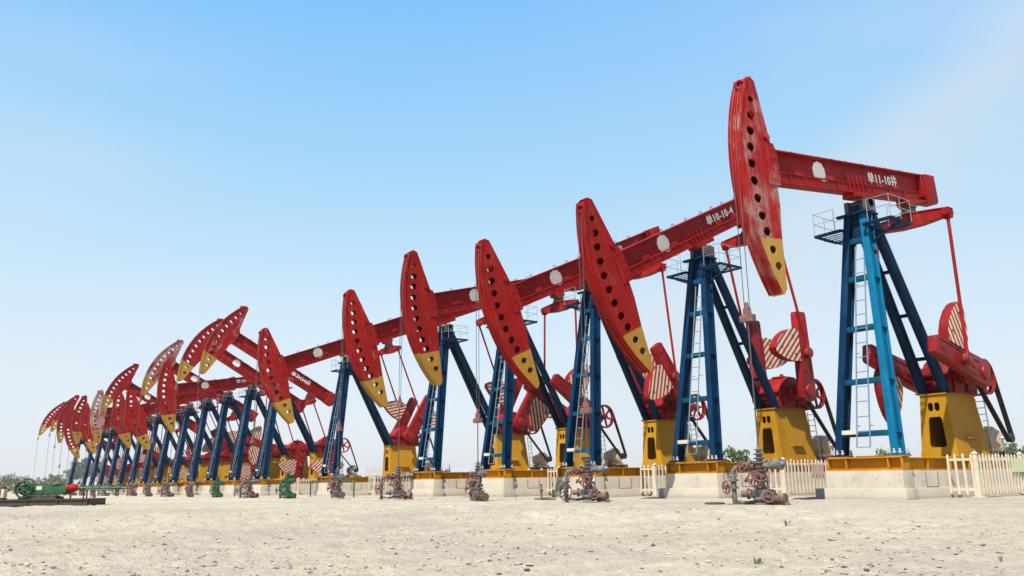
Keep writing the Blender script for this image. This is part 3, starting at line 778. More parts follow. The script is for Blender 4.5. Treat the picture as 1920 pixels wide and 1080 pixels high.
for i, k in enumerate(sorted(TH)):
    th, ph = TH[k], PH[k]
    g = 'red pump jacks standing in one long row'
    root = thing('pump_jack', which(i) + ', ' + DESC[k], 'pump jack', slot_root(k), g)
    L = lambda n, key, par=root, loc=(0, 0, 0), rot=(0, 0, 0): link(n, P[key] if isinstance(key, str) else key, par, loc, rot)
    L('base_skid', 'skid')
    L('front_leg', 'legL'); L('front_leg', 'legC' if k == 0 else 'legR'); L('rear_leg', 'rearL'); L('rear_leg', 'rearR')
    for c in CROSS: L('crossbar', c)
    for c in RUNGS: L('brace_rung', c)
    L('name_plate', 'plate'); L('ladder', 'ladder')
    for a, b in (('platL', 'grL'), ('platR', 'grR')):
        pf = L('work_platform', a); L('guard_rail', b, pf)
    L('saddle_bearing', 'saddle')
    rot = (0, -R(th), 0)
    beam = L('walking_beam', 'beam', root, (PX, 0, PZ), rot)
    L('logo', 'logo', beam)
    if k < 12:
        for xe in EYES: L('lifting_eye', 'eye', beam, (xe, 0, BH1))
    if k in TEXT:
        tm = text_mesh(TEXT[k], .66)
        L('well_number', tm, beam, (1.2, -.055, .99), (R(90), 0, 0))
    hd = L('horse_head', 'headA' if k in (0, 1, 2) else 'headB', root, (PX, 0, PZ), rot); hd.color = (WEAR.get(k, [.06, .11, .03, .13, .08][k % 5]), 0, 0, 1)
    rg = L('anchor_ring', 'ring', hd); rg.color = (.1, 0, 0, 1)
    ex, ez = rotp(th, EQX, EQZ); ex += PX; ez += PZ
    eq = L('equalizer', 'eq', root, (ex, 0, ez)); L('bearing', 'eqb', eq, (0, 0, 0), (0, -R(th) * .6, 0))
    pxl, pzl = rotp(ph, 2.35, 0); px, pz = CX + pxl, CZ + pzl
    for s in (-1, 1):
        cr = L('crank', 'crank', root, (CX, s * CRY, CZ), (0, -R(ph), 0))
        near_cw = (k not in CCW)
        sg = (-1 if near_cw else 1) * (1 if s < 0 else -1)
        L('counterweight', 'cwP' if sg > 0 else 'cwM', cr); L('crank_pin', 'pinN' if s < 0 else 'pinF', cr)
        mb = MB(); a = Vector((px, s * 2.17, pz)); b = Vector((ex, s * 2.0, ez - .28)); d = (b - a).normalized()
        mb.tube(a, b, .085, .085, 10); mb.tube(a - d * .3, a + d * .45, .2, .1, 10)
        mb.tube((px, s * 2.04, pz), (px, s * 2.31, pz), .3, .3, 14)
        L('pitman_arm', mb.mesh('pitman_arm', M['pit']) if 'pit' in M else mb.mesh('pitman_arm', M['red']))
    L('gearbox_tower', 'tower'); L('rear_ladder', 'rlad'); L('gearbox', 'gbox')
    pl = L('belt_pulley', 'pulley', root, (PUX, PUY, PUZ), (0, R(ph), 0)); L('drive_belt', 'belt')
    mo = L('motor', 'motor'); L('motor_rail', 'mrail', mo)
    # bridle: wraps the arc, leaves it where the arc is vertical, hangs to the carrier bar
    mb = MB(); ra = ARC + .09; cz = zf(6.97) - 9.6 * R(th - 7.6); a0 = max(2, 28.5 - th)
    for y in (-.16, .13):
        pts = [(PX - ra * math.cos(R(a)), y, PZ + ra * math.sin(R(a))) for a in [a0 * (1 - j / 12) for j in range(13)]]
        pts.append((PX - ra, y * .9, cz + .25)); mb.path(pts, .019, 6)
    L('bridle_cable', mb.mesh('bridle_cable', M['cable']))
    mb = MB(); x = PX - ra
    mb.box(x - .14, x + .14, -.32, .32, cz - .08, cz + .2); mb.box(x - .1, x + .1, -.14, .14, cz + .2, cz + .5); mb.tube((x, 0, cz + .5), (x, 0, cz + .75), .1, .07, 8)
    for s in (-1, 1): mb.tube((x, s * .16, cz + .2), (x, s * .16, cz + .42), .06, .04, 8)
    L('carrier_bar', mb.mesh('carrier_bar', M['carrier'], .01))
    mb = MB(); mb.tube((x, 0, cz - .08), (x, 0, 2.2), .032, .032, 6); L('polished_rod', mb.mesh('polished_rod', M['cable']))

# ------------------------------------------------------------------ foundations
def make_found():
    mb = MB(); z0 = -.5; zt = zf(.737)
    mb.box(-.45, .42, -1.75, 2.0, z0, zt); mb.box(.42 - .002, 15.6, -1.56, 1.56, z0, zt - .012)
    b = mb.mesh('plinth', M['concrete'], .02)
    mb = MB(); mb.box(-.57, .5, -1.87, 2.12, z0, zf(-.05)); mb.box(.5 - .002, 15.7, -1.7, 1.7, z0, zf(-.062)); f = mb.mesh('footing', M['concrete'], .02)
    mb = MB(); mb.box(-.2, 2.6, 2.122, 2.85, z0, zf(-.07)); c = mb.mesh('cable_trench', M['greyconc'], .015)
    mb = MB()
    for x in (1.9, 3.0): mb.tube((x, -1.575, zf(-.05)), (x, -1.575, zf(.66)), .011, .011, 6)
    mb.tube((1.9, -1.575, zf(-.02)), (3.0, -1.575, zf(-.02)), .011, .011, 6)
    w = mb.mesh('conduit', M['dark'])
    return b, f, c, w
FB = make_found()
for i, k in enumerate(sorted(TH)):
    r = thing('concrete_foundation', 'pale concrete foundation block under the ' + which(i), 'foundation', slot_root(k), 'concrete foundations under the pump jacks')
    for n, m in zip(('plinth', 'footing', 'cable_trench', 'conduit'), FB): link(n, m, r)

# ------------------------------------------------------------------ picket fences
FR = random.Random(11)
def make_fence():
    def picket(mb, x, y, along):
        w, t = .05, .025
        dx, dy = (t, w) if along == 'y' else (w, t)
        l = FR.gauss(0, .022); u, q = (0, l) if along == 'y' else (l, 0); zb = .14 + FR.uniform(-.04, .04); zt = 1.9 + FR.uniform(-.04, .04)
        mb.hexa([(x - dx, y - dy, zb), (x + dx, y - dy, zb), (x + dx, y + dy, zb), (x - dx, y + dy, zb), (x - dx + u, y - dy + q, zt), (x + dx + u, y - dy + q, zt), (x + dx + u, y + dy + q, zt), (x - dx + u, y + dy + q, zt)])
        mb.add([(x - dx + u, y - dy + q, zt), (x + dx + u, y - dy + q, zt), (x + dx + u, y + dy + q, zt), (x - dx + u, y + dy + q, zt), (x + u, y + q, zt + .12)], [(0, 1, 4), (1, 2, 4), (2, 3, 4), (3, 0, 4)])
    p = MB(); y = -1.75
    while y > -2.95: picket(p, 3.74, y, 'y'); y -= .37
    x = 4.1
    while x < 13.6:
        if min(abs(x - q) for q in (3.8, 8.6, 13.5)) > .15: picket(p, x, -3.06, 'x')
        x += .34
    r = MB()
    for z in (.38, 1.74):
        r.box(3.773, 3.84, -2.94, -1.72, z - .06, z + .06); r.box(3.9, 13.4, -3.03, -2.97, z - .06, z + .06)
    posts = []
    for x in (3.8, 8.6, 13.5):
        q = MB(); y = -3.0
        q.box(x - .085, x + .085, y - .085, y + .085, -.1, 1.98); q.box(x - .11, x + .11, y - .11, y + .11, 1.98, 2.03)
        q.add([(x - .09, y - .09, 2.03), (x + .09, y - .09, 2.03), (x + .09, y + .09, 2.03), (x - .09, y + .09, 2.03), (x, y, 2.12)], [(0, 1, 4), (1, 2, 4), (2, 3, 4), (3, 0, 4)])
        q.box(x - .2, x + .2, y - .2, y + .2, .02, .09)
        posts.append(q.mesh('post', M['whitep'], 0, 0))
    return p.mesh('pickets', M['whitep'], 0, 0), r.mesh('rails', M['whitep'], 0, 0), posts
FN = make_fence()
for i, k in enumerate(sorted(TH)):
    if k > 12: continue
    r = thing('picket_fence', 'white picket fence guarding the right side of the ' + which(i), 'fence', slot_root(k), 'white picket fences between the pump jacks')
    link('pickets', FN[0], r); link('rails', FN[1], r)
    for q in FN[2]: link('post', q, r)
def board(name, label, k, x, z, w, h, m):
    mb = MB(); mb.box(-w / 2, w / 2, -.015, .015, -h / 2, h / 2)
    a, b, c = slot_root(k); o = link(name, mb.mesh(name, M[m], .004, 0), None, (a + x, b - 3.115, c + z)); tag(o, label, 'sign')
board('sign_board', 'small pale green board hung on the rightmost white picket fence', 0, 8.2, 1.45, 1.9, .62, 'palegreen')
board('sign_board', 'small faded reddish board on the fence left of the rightmost foundation', 1, 6.9, 1.42, 1.2, .6, 'pinkboard')

# ------------------------------------------------------------------ wellheads
def make_wellhead(grey, red, whl):
    d = {}
    mb = MB()
    mb.lathe([(0, .30), (.08, .30), (.08, .20), (.2, .20), (.2, .36), (.3, .36), (.3, .24), (.42, .24), (.42, .36), (.5, .36), (.5, .25), (.66, .25), (.66, .33), (.74, .33), (.74, .16), (.9, .16)], n=14)
    for i in range(8):
        a = i * math.pi / 4; mb.tube((.3 * math.cos(a), .3 * math.sin(a), .16), (.3 * math.cos(a), .3 * math.sin(a), .56), .035, .035, 6)
    mb.box(-.3, .3, -.36, .36, .3, .6)
    d['casing_head'] = mb.mesh('casing_head', grey, .01)
    mb = MB()
    mb.lathe([(.9, .26), (.96, .26), (.96, .18), (1.0, .18), (1.08, .24), (1.2, .24), (1.26, .18), (1.3, .26), (1.36, .26), (1.36, .15), (1.44, .2), (1.58, .2), (1.62, .14)], n=14)
    mb.tube((-.42, 0, 1.14), (.2, 0, 1.14), .15, .15, 12)
    d['gate_valve'] = mb.mesh('gate_valve', red, 0)
    mb = MB(); mb.wheel((-.55, -.12, 1.02), (-1, -.35, 0), .27, .035); mb.tube((-.55, -.12, 1.02), (-.2, 0, 1.1), .04, .04, 6)
    d['handwheel'] = mb.mesh('handwheel', whl, 0)
    mb = MB()
    mb.lathe([(1.62, .26), (1.67, .26), (1.67, .13), (1.78, .13), (1.78, .2), (1.83, .24), (1.86, .12), (1.95, .12), (1.95, .2), (2.0, .23), (2.03, .1), (2.12, .1), (2.14, .17), (2.18, .18), (2.2, .07), (2.32, .06)], n=14)
    mb.path([(.1, .3, .3), (.25, .5, .8), (.15, .3, 1.3)], .03, 6); mb.path([(-.2, -.4, .2), (-.3, -.6, .7), (-.1, -.5, 1.3)], .035, 6); mb.tube((0, .1, 1.62), (0, .45, 1.75), .05, .05, 6); mb.tube((0, -.1, 1.62), (0, -.4, 1.72), .05, .05, 6)
    d['stuffing_box'] = mb.mesh('stuffing_box', grey, 0)
    mb = MB()
    mb.lathe([(0, .12), (.2, .12), (.2, .22), (.26, .22), (.26, .15), (.42, .19), (.56, .19), (.62, .14), (.62, .22), (.68, .22), (.68, .13), (.85, .13)], (0, .2, 1.48), (0, 1, 0), 12)
    d['side_valve'] = mb.mesh('side_valve', red, 0)
    mb = MB()
    mb.path([(0, 1.0, 1.48), (0, 1.2, 1.45), (0, 1.32, 1.34), (0, 1.36, 1.2), (0, 1.36, .95)], .105, 10); mb.lathe([(0, .2), (.08, .2), (.08, .12), (.3, .12), (.3, .2), (.38, .2)], (0, 1.36, .62), (0, 0, 1), 12)
    mb.tube((0, 1.36, -.05), (0, 1.36, .62), .1, .1, 10); mb.path([(.12, 1.36, .1), (.12, .8, .06), (.1, .3, .12)], .07, 8)
    mb.path([(-.1, 1.1, 1.4), (-.12, 1.05, 1.2), (-.08, 1.2, 1.0)], .025, 6)
    d['flow_line'] = mb.mesh('flow_line', grey, 0)
    mb = MB(); mb.wheel((-.28, .62, 1.5), (-1, .2, .2), .2, .03); mb.tube((-.28, .62, 1.5), (0, .6, 1.48), .05, .05, 6); d['valve_wheel'] = mb.mesh('valve_wheel', whl, 0)
    mb = MB(); mb.wheel((-.35, -.55, .32), (-1, -.5, .1), .2, .03); mb.tube((-.35, -.55, .32), (0, -.4, .3), .05, .05, 6); d['casing_wheel'] = mb.mesh('casing_wheel', whl, 0)
    mb = MB(); mb.wheel((-.32, 1.5, .68), (-1, .3, 0), .25, .035); mb.tube((-.32, 1.5, .68), (0, 1.36, .72), .06, .06, 6); mb.path([(-.3, 1.6, .98), (-.3, 1.6, 1.2), (-.2, 1.3, 1.24)], .02, 5)
    d['riser_handwheel'] = mb.mesh('riser_handwheel', whl, 0)
    mb = MB()
    mb.lathe([(.1, .13), (.4, .13), (.4, .22), (.46, .22), (.46, .17), (.8, .18), (.8, .24), (.87, .24), (.87, .12), (1.05, .08)], (0, -.1, 1.5), (.1, -1, .08), 12)
    mb.tube((.1, -.85, 1.5), (.16, -.95, 1.75), .05, .05, 6)
    d['side_arm'] = mb.mesh('side_arm', grey, 0)
    mb = MB(); mb.lathe([(0, .2), (.3, .2), (.3, .27), (.36, .27), (.36, .15), (.7, .17), (.7, .24), (.78, .24), (.78, .1)], (.05, -.2, .22), (.15, -1, 0), 12); mb.tube((.05, -.3, .1), (.2, -1.1, .02), .07, .07, 8)
    mb.lathe([(0, .16), (.25, .16), (.25, .22), (.3, .22), (.3, .12), (.55, .14)], (-.1, .25, .42), (-.3, 1, 0), 12)
    for q_, a_ in (((-.2, .3, .9), 1.2), ((.2, -.25, .85), .4), ((-.25, -.3, .75), 2.2)): mb.lathe([(0, .1), (.06, .1), (.06, .05), (.22, .05), (.22, .11), (.27, .11)], q_, (math.cos(a_) * -.6, math.sin(a_), .3), 8)
    d['casing_valve'] = mb.mesh('casing_valve', red, 0)
    return d
WA = make_wellhead(M['valvegrey'], M['valvered'], M['wheel'])
M['wellgreen'] = plain('dull_green_paint', (.012, .06, .022), (.035, .11, .05), .5, 7)
WG = make_wellhead(M['wellgreen'], M['wellgreen'], M['wellgreen'])
sk = sorted(TH)
for k in range(0, 21):
    gr = k in (5, 7)
    if k in TH: where = 'grey and rusty wellhead tree in front of the ' + which(sk.index(k))
    elif gr: where = 'green painted wellhead without a pump, just right of the sixth pump jack from the right'
    else: continue
    if k == 7: where = 'green painted wellhead without a pump, just left of the sixth pump jack from the right'
    x, y, z = slot_root(k); gx, gy = PX - ARC - .09, y
    r = thing('wellhead', where, 'wellhead', (gx, gy, z), 'wellheads lined up along the row', [0, .25, -.3, .5, -.15, .1, .35, 0, -.2, .3][k % 10])
    for n, m in (WG if gr else WA).items():
        if k > 12 and 'wheel' in n: continue
        if k == 1 and n == 'riser_handwheel': continue
        link(n, m, r)
    if k == 1:
        for q, ax in (((-.25, 1.25, .44), (-1, .1, .1)), ((.05, 1.75, .6), (-1, .3, 0))):
            mb = MB(); mb.wheel(q, ax, .4, .035, 5); mb.tube(q, (.1, 1.36, .72), .06, .06, 6); link('riser_handwheel', mb.mesh('riser_handwheel', M['dark'], 0), r)

# green pipe rails crossing between the wells and the foundations
def pipe(name, label, pts, r, m, cat='pipe'):
    mb = MB(); o = Vector(pts[0]); mb.path([Vector(p) - o for p in pts], r, 8)
    tag(link(name, mb.mesh(name, M[m]), None, o), label, cat)
x0, y0, z0 = slot_root(5); x1, y1, z1 = slot_root(6)
pipe('flow_pipe', 'bent green pipe rail in front of the sixth foundation from the right', [(-3.2, y1 - 3.0, z1 - .1), (-3.2, y1 - 3.0, z1 + 1.35), (-3.1, y1 - 3.25, z1 + 1.5), (-3.0, y1 - 12, z1 + 1.5), (-3.0, y1 - 12.2, z1 + 1.3), (-3, y1 - 12.2, z1 - .1)], .07, 'green')
x1, y1, z1 = slot_root(7)
pipe('flow_pipe', 'thin grey green pipe rail beside the left green wellhead', [(-4, y1 + 7, z1 - .1), (-4, y1 + 7, z1 + 1.3), (-4, y1 + 6.7, z1 + 1.45), (-4, y1 - 1, z1 + 1.45)], .06, 'green')

# small things by the wells
def gpos(x, y): return (x, y, ground_h(x, y, True))
mb = MB(); mb.lathe([(0, .42), (.05, .42), (.07, .3), (.07, .1)], n=18)
tag(link('cover_plate', mb.mesh('cover_plate', M['dark']), None, gpos(-8.6, 2.1)), 'small dark round cover lying on the ground by the nearest wellhead', 'cover')
r = thing('gauge_post', 'thin stub post with a round gauge right of the third wellhead', 'post', gpos(-6.6, 18.6))
mb = MB(); mb.tube((0, 0, -.05), (0, 0, .75), .03, .03, 6); link('stem', mb.mesh('stem', M['steel']), r)
mb = MB(); mb.tube((-.03, 0, .85), (.05, 0, .85), .16, .16, 14); mb.tube((-.05, 0, .85), (-.03, 0, .85), .12, .12, 12); link('gauge', mb.mesh('gauge', M['valvegrey']), r)
r = thing('valve_stub', 'small rusty valve on a stub pipe before the third foundation', 'valve', gpos(-5.6, 17.4))
mb = MB(); mb.tube((0, 0, -.05), (0, 0, .5), .06, .06, 8); mb.path([(0, 0, .1), (.3, -.9, .05), (.2, .9, .05)], .05, 6); link('pipe', mb.mesh('pipe', M['valvered']), r)
mb = MB(); mb.lathe([(.5, .11), (.6, .12), (.66, .05), (.85, .05), (.9, .09)], n=10); link('valve_body', mb.mesh('valve_body', M['wheel']), r)

# ------------------------------------------------------------------ skid mounted pump at far left
def build_left_skid():
    o = Vector((-24.2, 49.2, 0)); o.z = ground_h(o.x, o.y) - .02
    ang = math.atan2(.6, -.8)                  # local +x runs to the left in the photograph
    g = None
    r = thing('steel_skid', 'long dark steel skid lying on the sand at far left', 'skid', tuple(o), None, ang)
    mb = MB()
    for y in (0, -2.6):
        mb.box(0, 14, y - .14, y + .14, .43, .5); mb.box(0, 14, y - .14, y + .14, 0, .06); mb.box(0, 14, y - .03, y + .03, .06, .43)
        for x in (.03, 2.3, 4.6, 6.9, 9.2, 11.5, 13.9): mb.box(x, x + .05, y - .13, y + .13, .06, .43)
    for x in (.15, 3, 6, 9, 12, 13.7): mb.box(x, x + .2, -2.45, -.15, .1, .42)
    mb.box(0, .06, -2.44, -.16, .05, .48)
    link('frame', mb.mesh('frame', M['skid']), r)
    mb = MB(); mb.box(.3, 13.6, -2.42, -.18, .43, .47); link('deck', mb.mesh('deck', M['skid2']), r)
    # reciprocating pump
    base = Matrix.Rotation(ang, 4, 'Z')
    def at(x, y, z): v = base @ Vector((x, y, z)); return (o.x + v.x, o.y + v.y, o.z + v.z)
    p = thing('plunger_pump', 'green reciprocating pump with spoked flywheel on the dark skid', 'pump', at(4.4, -1.3, .47), None, ang)
    mb = MB(); mb.box(-1.5, 1.4, -.6, .6, 0, .2); mb.box(-1.3, 1.2, -.5, .5, .2, .28); link('bed', mb.mesh('bed', M['skid'], .01), p)
    mb = MB()
    mb.prism([(-2.1, .42), (-1.0, .3), (1.1, .3), (1.5, .5), (1.5, 1.0), (1.1, 1.12), (-1.0, 1.02), (-1.0, .98), (-2.1, .9)], -.5, .5)
    mb.box(-1.25, -.1, -.42, .42, 1.0, 1.15); mb.tube((-1.9, -.55, .66), (-1.9, .55, .66), .3, .3, 14); mb.box(.05, 1.0, -.4, .4, 1.12, 1.2)
    for x in (-.8, -.3, .3, .8): mb.tube((x, .5, .45), (x, .62, .45), .1, .1, 8)
    link('pump_body', mb.mesh('pump_body', M['green'], .03), p)
    mb = MB(); mb.box(-.32, .12, .502, .53, .72, 1.0); link('data_plate', mb.mesh('data_plate', M['palegreen']), p)
    mb = MB(); mb.wheel((1.0, .62, .78), (0, 1, 0), .62, .07, 6); mb.torus((1.0, .74, .78), (0, 1, 0), .62, .05, 22, 6); link('flywheel', mb.mesh('flywheel', M['green']), p)
    mb = MB(); mb.torus((.9, .4, .95), (0, 1, 0), .62, .08, 22, 6); mb.tube((.9, .1, .95), (.9, .5, .95), .1, .1, 8); link('belt_guard', mb.mesh('belt_guard', M['dark']), p)
    q = thing('pulsation_vessel', 'red bulb shaped vessel on a stand at the skid', 'vessel', at(1.98, -1.2, .47), None, ang)
    mb = MB(); mb.lathe([(-.55, .1), (-.45, .16), (-.3, .26), (-.05, .32), (.2, .3), (.36, .22), (.5, .12), (.6, .12)], (0, 0, .82), (-1, 0, .05), 16); mb.tube((-.35, 0, 1.05), (-.5, 0, 1.3), .07, .05, 8); link('bulb', mb.mesh('bulb', M['red']), q)
    mb = MB(); mb.tube((.05, 0, 0), (.05, 0, .6), .07, .07, 8); mb.tube((.05, 0, .5), (.05, 0, .6), .12, .2, 10); mb.box(-.15, .25, -.2, .2, -.005, .05); link('stand', mb.mesh('stand', M['dark']), q)
    f = thing('manifold_pipe', 'green valve manifold pipe running right from the red vessel', 'pipe', at(1.3, -1.2, .47), None, ang)
    mb = MB(); mb.tube((.2, 0, .82), (-3.6, 0, .78), .09, .09, 10)
    for x in (-.1, -.75, -1.3, -2.1, -2.9): mb.lathe([(-.2, .17), (-.14, .17), (-.14, .13), (.14, .13), (.14, .17), (.2, .17)], (x, 0, .8), (1, 0, 0), 12); mb.tube((x, 0, .8), (x, 0, 1.08), .05, .05, 6); mb.torus((x, 0, 1.1), (0, 0, 1), .14, .025, 12, 5)
    mb.tube((-.5, .3, .7), (-2.6, .3, .66), .07, .07, 8)
    link('pipe_run', mb.mesh('pipe_run', M['green']), f)
    for x in (-.3, -.55, -1.15):
        mb = MB(); mb.tube((x, .05, 0), (x, .05, .75), .06, .06, 8); mb.box(x - .14, x + .14, -.1, .2, -.005, .04); link('support', mb.mesh('support', M['skid']), f)
    mb = MB(); mb.wheel((-1.2, .35, .2), (0, 1, .2), .2, .03); link('handwheel', mb.mesh('handwheel', M['wheel']), f)
    b = thing('control_box', 'dull red steel box with a white panel at the left edge', 'cabinet', at(7.75, -1.0, .47), None, ang)
    mb = MB(); mb.box(-.6, .6, -.4, .4, .12, 1.0); mb.box(-.7, .7, -.45, .45, 0, .12); link('cabinet', mb.mesh('cabinet', M['rustred'], .02), b)
    mb = MB(); mb.box(-.86, -.64, -.1, .38, .16, .82); link('panel', mb.mesh('panel', M['whitep'], .01), b)
M['skid2'] = plain('sandy_deck', (.34, .30, .23), (.24, .20, .15), .9, 3)
M['rustred'] = plain('dull_red_steel', (.20, .05, .04), (.15, .06, .05), .6, 5)
build_left_skid()

# ------------------------------------------------------------------ trees, shrubs, weeds
def leaves(mb, c, rad, n, size, rng, squash=1.0):
    for _ in range(n):
        while True:
            p = Vector((rng.uniform(-1, 1), rng.uniform(-1, 1), rng.uniform(-1, 1)))
            if .15 < p.length < 1: break
        p = Vector(c) + Vector((p.x * rad, p.y * rad, p.z * rad * squash))
        u = Vector((rng.gauss(0, 1), rng.gauss(0, 1), rng.gauss(0, .6))).normalized(); v = u.orthogonal().normalized(); v.rotate(Matrix.Rotation(rng.uniform(0, 6.28), 3, u))
        s = size * rng.uniform(.6, 1.3); a = v * s; b = u.cross(v) * s * .55
        mb.add([p - a, p - b, p + a, p + b], [(0, 1, 2, 3)])
def tree(name, label, group, loc, h, seed, lm='leaf', spread=.32, nl=900, ls=.035, cat='tree', bushy=False):
    rng = random.Random(seed); r = thing(name, label, cat, loc, group)
    mt = MB(); mc = MB()
    hs = .05 if bushy else .34
    tips = []
    top = Vector((rng.uniform(-.05, .05) * h, rng.uniform(-.05, .05) * h, h * .8))
    if not bushy: mt.tube((0, 0, -.1), top * .55, h * .022, h * .014, 8); mt.tube(top * .55, top, h * .014, h * .004, 6)
    nb = 13
    for i in range(nb):
        f = hs + (.9 - hs) * (i + .5) / nb; a = i * 2.4 + rng.uniform(-.4, .4)
        st = top * min(1, f * .95); ln = h * spread * (1.1 - .6 * abs(f - .5)) * rng.uniform(.6, 1.15)
        e = st + Vector((math.cos(a) * ln, math.sin(a) * ln, ln * rng.uniform(.3, .8)))
        mt.tube(st, e, h * .008, h * .002, 5)
        leaves(mc, e, h * spread * rng.uniform(.22, .4), nl // (nb * 2), h * ls, rng, .8)
        leaves(mc, st.lerp(e, .55), h * spread * .28, nl // (nb * 2), h * ls, rng, .8)
    link('trunk', mt.mesh('trunk', M['bark']), r); link('crown', mc.mesh('crown', M[lm], 0, 0), r)
CB = (Vector((.58333569, .77898898, .2299905)), Vector((.80222957, -.59687197, -.01309817)), Vector((-.12707156, -.19214581, .97310473)))
def along(u, v, depth):        # world point seen at photo pixel (u, v), at a given distance: used once, to survey where things stand
    d = CB[0] * 1510.826 + CB[1] * (u - 960) - CB[2] * (v - 540)
    return CAM + d * (depth / 1510.826)
def on_ground(u, depth):
    p = along(u, 905, depth); return (p.x, p.y, ground_h(p.x, p.y, False))
for j, (u, dep, h, lab) in enumerate(((1379, 66, 4.3, 'young leafy tree between the two rightmost pump jacks'), (1308, 70, 3.9, 'young tree seen behind the legs of the second pump jack'),
                                      (1662, 110, 5.2, 'hazy small tree seen through the legs of the rightmost pump jack'), (1912, 80, 4.6, 'young tree at the right edge behind the white motor'),
                                      (1345, 120, 4.6, 'distant tree low behind the second pump jack'), (848, 90, 2.6, 'low young tree right of the fifth pump jack legs'), (575, 120, 2.4, 'tiny tree seen between far pump bases'), (676, 95, 2.3, 'low young tree left of the lone pump tower'))):
    tree('young_tree', lab, 'young trees behind the row', on_ground(u, dep), h, 20 + j, nl=800, ls=.04)
for j, (u, dep, h, w, lab) in enumerate(((4, 250, 6.4, .5, 'dry brush at the left edge of the photograph'), (22, 262, 6.4, .55, 'second clump of dry brush from the left edge'), (40, 255, 5.6, .55, 'third clump of dry brush from the left edge'),
                                         (62, 248, 4.4, .6, 'low dry brush beside the flywheel'), (84, 260, 5, .5, 'grey green bush above the plunger pump'), (104, 270, 7.2, .42, 'tallest grey green bush above the plunger pump'), (118, 290, 6.6, .42, 'grey green bush right of the tallest one'))):
    tree('shrub', lab, 'dry shrubs on the far left', on_ground(u, dep), h, 60 + j, 'brush', w, 1500, .035, 'shrub', True)
for j, (u, dep, h) in enumerate(((150, 900, 34), (170, 950, 37), (136, 980, 26))):
    tree('distant_tree', ['broad hazy tree behind the far end of the row', 'tallest hazy tree at the far end of the row', 'small hazy tree left of the far pump jacks'][j], 'hazy trees past the far pumps', on_ground(u, dep), h, 90 + j, 'leaf', .34, 1500, .035)
def weed(label, u, v, h, n, m='weed', seed=1):
    d0 = 12.
    for _ in range(60):                       # walk down the sight line to the ground
        p = along(u, v, d0)
        if p.z < ground_h(p.x, p.y): break
        d0 += .5
    rng = random.Random(seed); mb = MB()
    for _ in range(n):
        a = rng.uniform(0, 6.28); r0 = h * .25 * rng.random(); ln = h * rng.uniform(.5, 1.1); b = Vector((math.cos(a) * r0, math.sin(a) * r0, -.02))
        t = b + Vector((math.cos(a) * ln * rng.uniform(.1, .6), math.sin(a) * ln * rng.uniform(.1, .6), ln)); s = Vector((-math.sin(a), math.cos(a), 0)) * h * .045
        m2 = b.lerp(t, .5) + Vector((0, 0, ln * .1))
        mb.add([b - s, b + s, m2 + s * 1.3, t, m2 - s * 1.3], [(0, 1, 2, 4), (4, 2, 3)])
        if rng.random() < .7: leaves(mb, m2, h * .12, 2, h * .07, rng)
    tag(link('weed', mb.mesh('weed', M[m], 0, 0), None, (p.x, p.y, ground_h(p.x, p.y))), label, 'weed', 'weeds in the dry foreground')
weed('upright weed at the foot of the pad right of centre', 1476, 988, .24, 9, 'leaf', 1)
weed('short sprig on the bare ground further right', 1586, 985, .13, 5, 'leaf', 2)
weed('pale yellow green weed clump at the bottom edge', 1422, 1066, .15, 40, 'weed', 3)
weed('small dark weed near the right edge', 1802, 1040, .09, 8, 'leaf', 4)
weed('sparse weed in the lower right corner', 1880, 1074, .10, 12, 'weed', 5)
weed('thin grass stalk below the caption line', 1426, 1030, .14, 3, 'weed', 6)
weed('tiny weed on the ground at bottom left', 545, 1072, .1, 6, 'leaf', 7)
weed('tiny sprig by the bottom edge left of centre', 740, 1076, .08, 6, 'weed', 8)

# ------------------------------------------------------------------ far buildings
def shed(label, u0, u1, v_top, dep, depth_len, hr):
    a = Vector(on_ground(u0, dep)); b = Vector(on_ground(u1, dep)); top = along((u0 + u1) / 2, v_top, dep).z
    w = (b - a).length; z = min(a.z, b.z); h = top - z
    ang = math.atan2(b.y - a.y, b.x - a.x)
    r = thing('long_shed', label, 'building', (a.x, a.y, z), None, ang)
    mb = MB(); mb.box(0, w, 0, depth_len, -1, h * (1 - hr)); link('wall', mb.mesh('wall', M['wall'], 0, 0), r)
    mb = MB(); e = .6; hb = h * (1 - hr)
    pr = [(-e, hb), (depth_len + e, hb), (depth_len / 2, h)]
    vs = [(-e, y, zz) for y, zz in pr] + [(w + e, y, zz) for y, zz in pr]
    mb.add(vs, [(0, 1, 2), (5, 4, 3), (0, 3, 4, 1), (1, 4, 5, 2), (2, 5, 3, 0)]); link('roof', mb.mesh('roof', M['roof'], 0, 0), r)
    for i in range(6):
        x = w * (i + .5) / 6; mb = MB(); mb.box(x - w * .03, x + w * .03, -.08, -.003, hb * .45, hb * .8); link('window', mb.mesh('window', M['darkwin'], 0, 0), r)
M['darkwin'] = plain('dark_window', (.08, .09, .10), (.10, .11, .12), .3, 2)
shed('long low grey roofed shed far behind the lone pump tower', 684, 768, 874, 330, 14, .45)
shed('low grey roofed shed far behind the fifth pump jack legs', 785, 838, 868, 360, 14, .4)

# ------------------------------------------------------------------ haze
mb = MB(); mb.box(-3200, 3200, -3200, 3200, -8, 50)
hm = bpy.data.materials.new('haze_air'); hm.use_nodes = True; ht = hm.node_tree; ht.nodes.clear()
ho = nn(ht, 'ShaderNodeOutputMaterial'); hv = nn(ht, 'ShaderNodeVolumePrincipled'); hv.inputs['Color'].default_value = (.95, .96, .97, 1); hv.inputs['Density'].default_value = .0002; hv.inputs['Anisotropy'].default_value = .2
ht.links.new(hv.outputs[0], ho.inputs['Volume'])
tag(link('haze', mb.mesh('haze', hm, 0, 0)), 'pale dusty haze over the flat land', 'haze', kind='stuff')

